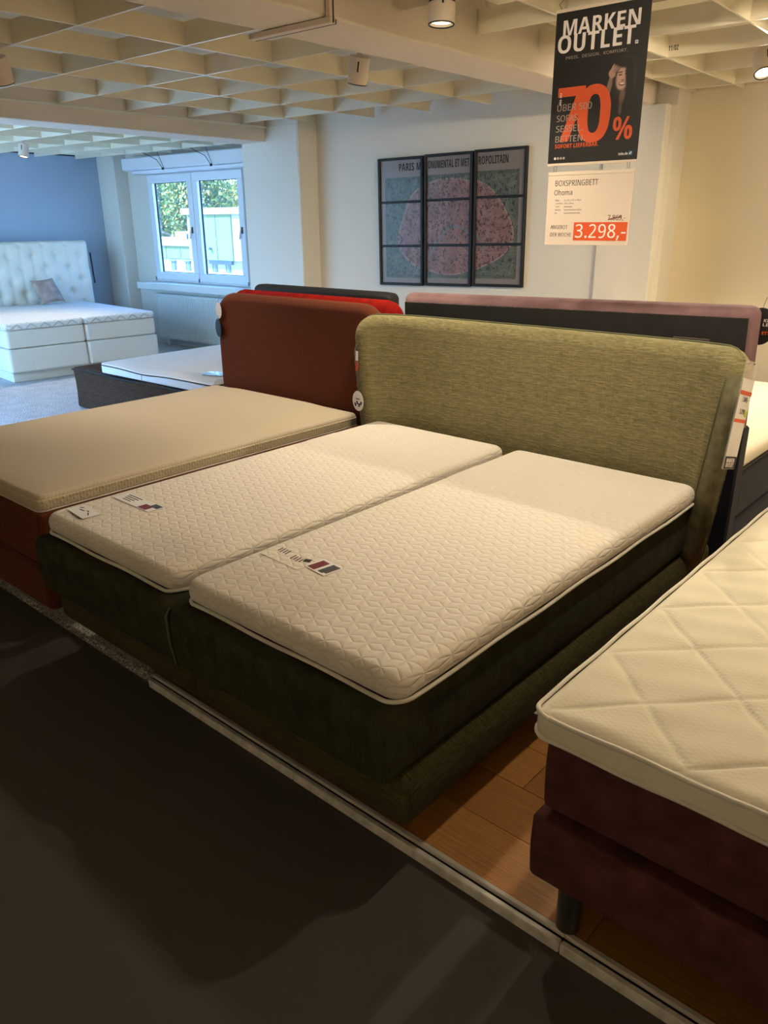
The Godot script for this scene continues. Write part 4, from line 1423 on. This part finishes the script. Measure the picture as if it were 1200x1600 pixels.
# ==================================================================== poster and price sign
func build_poster() -> void:
	var W := 0.424
	var H := 0.597
	var p := thing("poster", "black hanging sale poster with orange 70 percent", "poster", rp(-1.70, 1.94, -3.485), TURN)
	part("sheet", box_mesh(W, H, 0.003, 0.0), M.poster, p, Vector3(0, H * 0.5, 0))
	part("top_rail", box_mesh(W + 0.004, 0.014, 0.008, 0.002), M.can, p, Vector3(0, H + 0.004, 0))
	part("bottom_rail", box_mesh(W + 0.004, 0.012, 0.006, 0.002), M.can, p, Vector3(0, -0.006, 0))
	for x in [-0.19, 0.19]:
		part("hook", tube(PackedVector3Array([Vector3(x, H + 0.01, 0), Vector3(x - 0.012, H + 0.03, 0), Vector3(x + 0.01, H + 0.05, 0), Vector3(x, H + 0.11, 0)]), 0.0016, 6), M.steel, p)
	var z := 0.0016
	var put := func(s: String, u0: float, u1: float, v0: float, v1: float, m: Material, bold: bool, zz: float) -> MeshInstance3D:
		return lettering(p, s, (u0 - 0.5) * W, (1.0 - v1) * H, (u1 - u0) * W, (v1 - v0) * H, zz, m, bold)
	put.call("MARKEN", 0.085, 0.905, 0.055, 0.155, M.white_ink, true, z)
	put.call("OUTLET", 0.035, 0.865, 0.150, 0.265, M.white_ink, true, z)
	part("full_stop", box_mesh(0.03 * W, 0.021 * H, 0.001, 0.0), M.white_ink, p, Vector3((0.885 - 0.5) * W, (1.0 - 0.258) * H, z))
	part("tick", box_mesh(0.018 * W, 0.006 * H, 0.001, 0.0), M.poster, p, Vector3((0.885 - 0.5) * W, (1.0 - 0.258) * H, z + 0.0006), Vector3(0, 0, 0.6))
	put.call("PREIS.  DESIGN.  KOMFORT.", 0.135, 0.80, 0.288, 0.308, M.thin_ink, false, z)
	put.call("7", 0.075, 0.385, 0.49, 0.852, M.orange, true, z)
	put.call("0", 0.315, 0.675, 0.488, 0.870, M.orange, true, z + 0.0004)
	var zu: MeshInstance3D = put.call("BIS ZU", 0.0, 0.16, 0.0, 0.02, M.white_ink, true, z + 0.001)
	zu.rotation.z = PI * 0.5
	zu.position = Vector3((0.108 - 0.5) * W, (1.0 - 0.565) * H, z + 0.001)
	zu.scale *= 0.72
	put.call("ÜBER 500", 0.075, 0.465, 0.588, 0.645, M.thin_ink, false, z + 0.001)
	put.call("SOFAS.", 0.075, 0.335, 0.672, 0.716, M.thin_ink, false, z + 0.001)
	put.call("SESSEL.", 0.075, 0.385, 0.742, 0.786, M.thin_ink, false, z + 0.001)
	put.call("BETTEN.", 0.075, 0.415, 0.812, 0.856, M.thin_ink, false, z + 0.001)
	put.call("SOFORT LIEFERBAR.", 0.075, 0.575, 0.868, 0.897, M.orange, true, z + 0.001)
	put.call("%", 0.715, 0.925, 0.715, 0.865, M.orange, true, z)
	put.call("tubs.de", 0.80, 0.90, 0.950, 0.968, M.white_ink, true, z)
	part("logo_square", box_mesh(0.035 * W, 0.026 * H, 0.001, 0.0), M.blue_ink, p, Vector3((0.928 - 0.5) * W, (1.0 - 0.957) * H, z))
	part("logo_tick", box_mesh(0.03 * W, 0.006 * H, 0.001, 0.0), M.white_ink, p, Vector3((0.928 - 0.5) * W, (1.0 - 0.957) * H, z + 0.0006), Vector3(0, 0, 0.6))
	var dot := lathe([Vector2(0.0055, 0.0), Vector2(0.0055, 0.001)], 16)
	for k in 4:
		part("icon", dot, M.white_ink if k == 0 else M.thin_ink, p, Vector3((0.085 + 0.034 * k - 0.5) * W, (1.0 - 0.966) * H, z), Vector3(PI * 0.5, 0, 0))
	# the laughing woman printed in grey tones
	var pw := 96
	var ph := 176
	var tex := image_tex(pw, ph, func(x: int, y: int) -> Color:
		return woman(float(x) / pw, float(y) / ph))
	var qm := QuadMesh.new()
	qm.size = Vector2(0.36 * W, 0.40 * H)
	var pm := mat(Color.WHITE, 0.45, {"tex": tex})
	part("portrait_print", qm, pm, p, Vector3((0.745 - 0.5) * W, (1.0 - 0.515) * H, 0.00155))

	# price sign below
	var w := 0.412
	var h := 0.300
	var s := thing("price_sign", "cream price sign with orange price field hanging below poster", "sign", rp(-1.697, 1.590, -3.485), TURN)
	part("card", box_mesh(w, h, 0.003, 0.0), M.sign_paper, s, Vector3(0, h * 0.5, 0))
	part("holder_rail", box_mesh(w + 0.004, 0.016, 0.008, 0.002), M.can, s, Vector3(0, h + 0.006, 0))
	for x in [-0.175, 0.175]:
		part("wire", tube(PackedVector3Array([Vector3(x - 0.004, h + 0.012, 0.002), Vector3(x - 0.006, h + 0.036, 0.002), Vector3(x, h + 0.046, 0.002), Vector3(x + 0.006, h + 0.036, 0.002), Vector3(x + 0.004, h + 0.012, 0.002)]), 0.0012, 6), M.steel, s)
	var pin := func(t: String, u0: float, u1: float, v0: float, v1: float, m: Material, bold: bool) -> MeshInstance3D:
		return lettering(s, t, (u0 - 0.5) * w, (1.0 - v1) * h, (u1 - u0) * w, (v1 - v0) * h, 0.0016, m, bold)
	pin.call("BOXSPRINGBETT", 0.09, 0.60, 0.075, 0.155, M.ink, false)
	pin.call("Ohoma", 0.085, 0.305, 0.205, 0.285, M.ink, false)
	var rows := [["Maße:", "ca. 202 x 212 x 119cm", 0.155, 0.415], ["Liegefläche:", "180 x 200cm", 0.20, 0.33], ["Topper:", "Viscoschaum", 0.165, 0.315], ["Matratze:", "Taschenfederkern H2/H3", 0.18, 0.43], ["Box:", "Taschenfederkern Box", 0.135, 0.415]]
	for k in 5:
		var v := 0.345 + 0.0455 * k
		pin.call(rows[k][0], 0.105, rows[k][2], v, v + 0.024, M.ink_light, false)
		pin.call(rows[k][1], 0.215, rows[k][3], v, v + 0.024, M.ink_light, false)
	pin.call("7.869,-", 0.745, 0.945, 0.575, 0.66, M.ink, false)
	part("strike", box_mesh(0.155 * w, 0.004, 0.0006, 0.0), M.wine, s, Vector3((0.83 - 0.5) * w, (1.0 - 0.615) * h, 0.0026), Vector3(0, 0, 0.22))
	pin.call("ANGEBOT", 0.065, 0.275, 0.715, 0.77, M.ink, false)
	pin.call("DER WOCHE", 0.065, 0.325, 0.825, 0.88, M.ink, false)
	part("price_field", box_mesh(0.625 * w, 0.262 * h, 0.001, 0.0), M.orange, s, Vector3((0.665 - 0.5) * w, (1.0 - 0.805) * h, 0.0016))
	var pr: MeshInstance3D = pin.call("3.298,-", 0.375, 0.965, 0.70, 0.93, M.white_ink, false)
	pr.position.z += 0.0006


func blob(u: float, v: float, cx: float, cy: float, rx: float, ry: float, rot := 0.0, soft := 0.25) -> float:
	var p := Vector2(u - cx, (v - cy) * 1.72).rotated(-rot)
	return 1.0 - smoothstep(1.0 - soft, 1.0 + soft, sqrt(pow(p.x / rx, 2.0) + pow(p.y / ry / 1.72, 2.0)))


func woman(u: float, v: float) -> Color:
	# dark long hair, smiling face in three-quarter view, one hand raised to her temple, dark jacket
	var bg := Color(0.075, 0.07, 0.08)
	var c := bg
	c = c.lerp(Color(0.19, 0.15, 0.14), blob(u, v, 0.66, 0.40, 0.34, 0.42))
	c = c.lerp(Color(0.075, 0.07, 0.075), blob(u, v, 0.62, 0.86, 0.40, 0.26))
	c = c.lerp(Color(0.42, 0.32, 0.29), blob(u, v, 0.60, 0.66, 0.085, 0.13, 0.1, 0.4))
	c = c.lerp(Color(0.36, 0.27, 0.25), blob(u, v, 0.575, 0.86, 0.045, 0.16, 0.0, 0.5))
	var face := blob(u, v, 0.585, 0.375, 0.205, 0.20, 0.18, 0.14)
	var shade := 1.0 - 0.5 * smoothstep(0.60, 0.82, u) - 0.22 * smoothstep(0.46, 0.36, u)
	c = c.lerp(Color(0.74 * shade, 0.60 * shade, 0.55 * shade), face)
	c = c.lerp(Color(0.10, 0.075, 0.07), blob(u, v, 0.78, 0.36, 0.12, 0.34, -0.1, 0.35))
	c = c.lerp(Color(0.10, 0.075, 0.07), blob(u, v, 0.60, 0.15, 0.30, 0.075, 0.1, 0.4))
	# brows, closed smiling eyes, nose, mouth
	c = c.lerp(Color(0.16, 0.11, 0.10), 0.85 * blob(u, v, 0.50, 0.292, 0.065, 0.010, -0.15, 0.5))
	c = c.lerp(Color(0.16, 0.11, 0.10), 0.85 * blob(u, v, 0.69, 0.282, 0.065, 0.010, 0.1, 0.5))
	c = c.lerp(Color(0.12, 0.08, 0.08), 0.9 * blob(u, v, 0.50, 0.335, 0.05, 0.010, -0.1, 0.5))
	c = c.lerp(Color(0.12, 0.08, 0.08), 0.9 * blob(u, v, 0.685, 0.328, 0.05, 0.010, 0.1, 0.5))
	c = c.lerp(Color(0.70, 0.56, 0.51), 0.5 * blob(u, v, 0.575, 0.375, 0.022, 0.045, 0.15, 0.6))
	c = c.lerp(Color(0.30, 0.20, 0.18), 0.7 * blob(u, v, 0.580, 0.420, 0.04, 0.010, 0.0, 0.6))
	c = c.lerp(Color(0.34, 0.20, 0.19), 0.9 * blob(u, v, 0.570, 0.475, 0.095, 0.030, 0.05, 0.3))
	c = c.lerp(Color(0.88, 0.82, 0.79), blob(u, v, 0.570, 0.470, 0.078, 0.016, 0.05, 0.25))
	# hand and forearm
	var skin := Color(0.68, 0.55, 0.50)
	c = c.lerp(skin.darkened(0.25), blob(u, v, 0.20, 0.50, 0.075, 0.19, 0.16, 0.2))
	c = c.lerp(skin, blob(u, v, 0.255, 0.30, 0.105, 0.075, -0.2, 0.2))
	for k in 4:
		var fx := 0.26 + 0.05 * k
		c = c.lerp(skin.darkened(0.08 * k), blob(u, v, fx, 0.205 + 0.014 * k, 0.028, 0.065, 0.45 + 0.1 * k, 0.22))
		c = c.lerp(Color(0.14, 0.10, 0.09), 0.55 * blob(u, v, fx + 0.030, 0.215 + 0.014 * k, 0.006, 0.055, 0.45 + 0.1 * k, 0.5))
	c = c.lerp(bg, 1.0 - smoothstep(0.0, 0.06, minf(minf(u, 1.0 - u), minf(v, 1.0 - v))))
	return c


# ==================================================================== map
func build_map() -> void:
	var w := 0.478
	var h := 1.075
	var gap := 0.016
	var fn := FastNoiseLite.new()
	fn.seed = 12
	fn.frequency = 1.0
	fn.fractal_octaves = 4
	var iw := 600
	var ih := 440
	var img := Image.create(iw, ih, false, Image.FORMAT_RGB8)
	var city := func(u: float, v: float) -> float:
		# signed: > 0 inside the walled city
		var p := Vector2((u - 0.53) / 0.385, (v - 0.555) / 0.375)
		var a := atan2(p.y, p.x)
		return 1.0 + 0.05 * sin(a * 3.0 + 0.6) + 0.025 * sin(a * 5.0) - p.length()
	for y in ih:
		for x in iw:
			var u := float(x) / iw
			var v := float(y) / ih
			var n := fn.get_noise_2d(u * 9.0, v * 7.0)
			var n2 := fn.get_noise_2d(u * 60.0, v * 46.0)
			var c := Color(0.50, 0.46, 0.44)
			if u > 0.035 and u < 0.965 and v > 0.135 and v < 0.955:
				var k: float = city.call(u, v)
				c = Color(0.39, 0.41, 0.36).lerp(Color(0.32, 0.36, 0.33), clampf(0.5 + n, 0, 1))
				if k > 0.0:
					c = Color(0.55, 0.42, 0.40).lerp(Color(0.48, 0.36, 0.345), clampf(0.5 + n, 0, 1))
				if absf(k) < 0.012:
					c = Color(0.62, 0.50, 0.46)
				c = c.darkened(clampf(0.26 * n2, 0.0, 0.3))
				# parks, little engraved landmarks
				if fn.get_noise_2d(u * 34.0 + 40.0, v * 26.0) > 0.36:
					c = c.lerp(Color(0.16, 0.15, 0.14), 0.7)
			img.set_pixel(x, y, c)
	var lr := RandomNumberGenerator.new()
	lr.seed = 5
	var line := func(a: Vector2, b: Vector2, c: Color, t: int) -> void:
		var steps := int(a.distance_to(b)) + 1
		for i in steps + 1:
			var q := a.lerp(b, float(i) / steps)
			for dx in t:
				for dy in t:
					var xx := int(q.x) + dx
					var yy := int(q.y) + dy
					if xx > 22 and xx < iw - 22 and yy > 60 and yy < ih - 20:
						img.set_pixel(xx, yy, c)
	for k in 70:
		var a := Vector2(lr.randf() * iw, lr.randf() * ih)
		var b := a + Vector2(lr.randf_range(60, 190), 0).rotated(lr.randf() * TAU)
		var inside: bool = city.call(a.x / iw, a.y / ih) > 0.0
		line.call(a, b, Color(0.36, 0.20, 0.19) if inside and k % 2 == 0 else Color(0.55, 0.52, 0.46), 1)
	# the river in two bends
	var prev := Vector2(0.62 * iw, 0.95 * ih)
	for k in 40:
		var t := k / 39.0
		var q := Vector2(lerpf(0.74, 0.08, t) * iw, (0.72 - 0.22 * sin(t * 5.2) + 0.12 * t) * ih)
		if k > 0:
			line.call(prev, q, Color(0.36, 0.45, 0.47), 4)
		prev = q
	for k in 260:
		var a := Vector2(lr.randf_range(0.06, 0.94) * iw, lr.randf_range(0.16, 0.93) * ih)
		var s := lr.randf_range(3, 9)
		for j in 4:
			line.call(a + Vector2(lr.randf_range(-s, s), -s), a + Vector2(lr.randf_range(-s, s), s * 0.6), Color(0.15, 0.13, 0.13), 1)
	# double ruled border
	for bnd in [[0.042, 0.145], [0.050, 0.155]]:
		var x0 := int(bnd[0] * iw)
		var y0 := int(bnd[1] * ih)
		for x in range(x0, iw - x0):
			img.set_pixel(x, y0, Color(0.20, 0.17, 0.16))
			img.set_pixel(x, ih - x0, Color(0.20, 0.17, 0.16))
		for y in range(y0, ih - x0):
			img.set_pixel(x0, y, Color(0.20, 0.17, 0.16))
			img.set_pixel(iw - x0, y, Color(0.20, 0.17, 0.16))
	var tex := ImageTexture.create_from_image(img)
	var names := ["left third of the framed Paris map, with green suburbs", "middle third of the framed Paris map, with pink city centre", "right third of the framed Paris map, nearest to the price sign"]
	var texts := [["PARIS M", 0.46, 1.0], ["ONUMENTAL ET MET", 0.02, 0.97], ["ROPOLITAIN", 0.02, 0.66]]
	var turn := TURN + 0.064
	var right := Vector3(cos(turn), 0, -sin(turn))
	for k in 3:
		var c := rp(-4.13, 1.158, -5.846) + right * ((w + gap) * (k - 1)) + Vector3(0, 0.012 * (k - 1) - 0.002, 0)
		var f := thing("picture_frame", names[k], "picture", c, turn, "three framed map panels")
		f.rotation.z = 0.014
		var st := SurfaceTool.new()
		st.begin(Mesh.PRIMITIVE_TRIANGLES)
		for s in [-1, 1]:
			add_box(st, Vector3(s * (w * 0.5 - 0.011), h * 0.5, 0.0), Vector3(0.022, h, 0.036), 0.003)
			add_box(st, Vector3(0, h * 0.5 + s * (h * 0.5 - 0.011), 0.0), Vector3(w - 0.044, 0.022, 0.036), 0.003)
		part("frame", st.commit(), M.black, f)
		for y in [0.338, 0.682]:
			part("glazing_bar", box_mesh(w - 0.044, 0.02, 0.012, 0.002), M.black, f, Vector3(0, h - y * h / 1.0 * 1.0, 0.006))
		var q := QuadMesh.new()
		q.size = Vector2(w - 0.04, h - 0.04)
		var m := mat(Color.WHITE, 0.30, {"tex": tex, "spec": 0.4})
		m.uv1_scale = Vector3(0.3333, 1, 1)
		m.uv1_offset = Vector3(0.3333 * k, 0, 0)
		part("map_print", q, m, f, Vector3(0, h * 0.5, 0.0))
		part("backing", box_mesh(w - 0.03, h - 0.03, 0.008, 0.0), M.black, f, Vector3(0, h * 0.5, -0.006))
		var tx: Array = texts[k]
		var ww := w - 0.05
		lettering(f, tx[0], -ww * 0.5 + tx[1] * ww, h - 0.112, (tx[2] - tx[1]) * ww, 0.062, 0.001, M.ink, true, "title")


# ==================================================================== tags
func disc_tag(called: String, label: String, at: Vector3, turn: float, r: float, m: Material, stretch := 1.15) -> Node3D:
	var t := thing(called, label, "tag", at, turn)
	part("disc", lathe([Vector2(r - 0.001, 0.0), Vector2(r, 0.0008), Vector2(r - 0.001, 0.0022)], 36), m, t, Vector3(0, 0, 0), Vector3(PI * 0.5, 0, 0)).scale = Vector3(1, 1, stretch)
	part("loop", tube(PackedVector3Array([Vector3(0, r * stretch, 0), Vector3(0.004, r * stretch + 0.02, -0.004), Vector3(0.008, r * stretch + 0.045, -0.015)]), 0.001, 5), M.ink, t)
	return t


func build_tags() -> void:
	var a := disc_tag("round_tag", "white round tag with leaf print, left edge of green headboard", Vector3(-2.985, 0.742, -3.165), -0.15, 0.050, M.paper)
	for k in 4:
		part("leaf_print", box_mesh(0.014, 0.02, 0.001, 0.0), M.slate, a, Vector3(-0.02 + 0.017 * k - 0.003, -0.022 + 0.012 * (k % 2), 0.0028), Vector3(0, 0, 0.5 - 0.3 * k))
	part("print_line", box_mesh(0.035, 0.006, 0.001, 0.0), M.ink_light, a, Vector3(0, 0.012, 0.0028))
	disc_tag("round_tag", "white round tag at the left top corner of the rust headboard", Vector3(-4.49, 1.13, -3.375), -0.25, 0.048, M.can)
	disc_tag("round_tag", "black round tag below the white one on the rust headboard", Vector3(-4.505, 1.010, -3.372), -0.3, 0.054, M.black)
	var c := disc_tag("round_tag", "black round tag at the right end of the mauve headboard", Vector3(-1.079, 1.243, -3.79), 0.1, 0.066, M.black, 1.25)
	lettering(c, "KEN", 0.012, 0.02, 0.04, 0.014, 0.003, M.white_ink, true)
	lettering(c, "LET.", 0.010, 0.002, 0.045, 0.014, 0.003, M.white_ink, true)
	lettering(c, "ETT", 0.012, -0.035, 0.032, 0.014, 0.003, M.orange, true)
	var s := thing("hang_tag", "narrow white and orange hang tag beside the green headboard's left wing", "tag", Vector3(-3.036, 0.985, -3.215), -0.2)
	part("white_card", box_mesh(0.022, 0.055, 0.002, 0.0), M.paper, s, Vector3(0, 0, 0), Vector3(0, 0, -0.05))
	part("orange_card", box_mesh(0.022, 0.05, 0.002, 0.0), M.orange, s, Vector3(-0.004, -0.06, -0.002), Vector3(0, 0, -0.2))
	part("cord", tube(PackedVector3Array([Vector3(0, 0.027, 0), Vector3(0.004, 0.05, 0), Vector3(0.02, 0.075, -0.01)]), 0.0012, 5), M.ink, s)
	# price sleeve at the right wing of the green headboard
	var e := thing("price_sleeve", "clear price sleeve hanging on right side of green headboard", "price tag", Vector3(-0.930, 0.755, -3.150), PI * 0.5)
	e.rotation.z = -0.24
	part("sheet", box_mesh(0.148, 0.36, 0.001, 0.0), M.paper, e, Vector3(0, 0.18, 0))
	part("sleeve", box_mesh(0.160, 0.43, 0.003, 0.001), M.clear, e, Vector3(0, 0.215, -0.004))
	part("dark_band", box_mesh(0.148, 0.05, 0.001, 0.0), M.ink, e, Vector3(0, 0.026, 0.0008))
	lettering(e, "MARKEN", -0.055, 0.027, 0.10, 0.017, 0.0014, M.white_ink, true)
	lettering(e, "OUTLET", -0.055, 0.008, 0.10, 0.017, 0.0014, M.white_ink, true)
	part("orange_band", box_mesh(0.148, 0.016, 0.001, 0.0), M.orange, e, Vector3(0, 0.305, 0.0008))
	part("orange_band", box_mesh(0.148, 0.014, 0.001, 0.0), M.orange, e, Vector3(0, 0.195, 0.0008))
	lettering(e, "7.869,-", -0.03, 0.268, 0.08, 0.022, 0.001, M.ink, false)
	lettering(e, "3.298,-", -0.03, 0.220, 0.08, 0.022, 0.001, M.ink, false)
	part("sticker", lathe([Vector2(0.014, 0.0), Vector2(0.014, 0.001)], 16), M.lime, e, Vector3(0.05, 0.225, 0.001), Vector3(PI * 0.5, 0, 0))
	part("pin", lathe([Vector2(0.004, 0.0), Vector2(0.005, 0.003), Vector2(0.001, 0.006)], 10), M.steel, e, Vector3(0, 0.42, 0.004), Vector3(PI * 0.5, 0, 0))
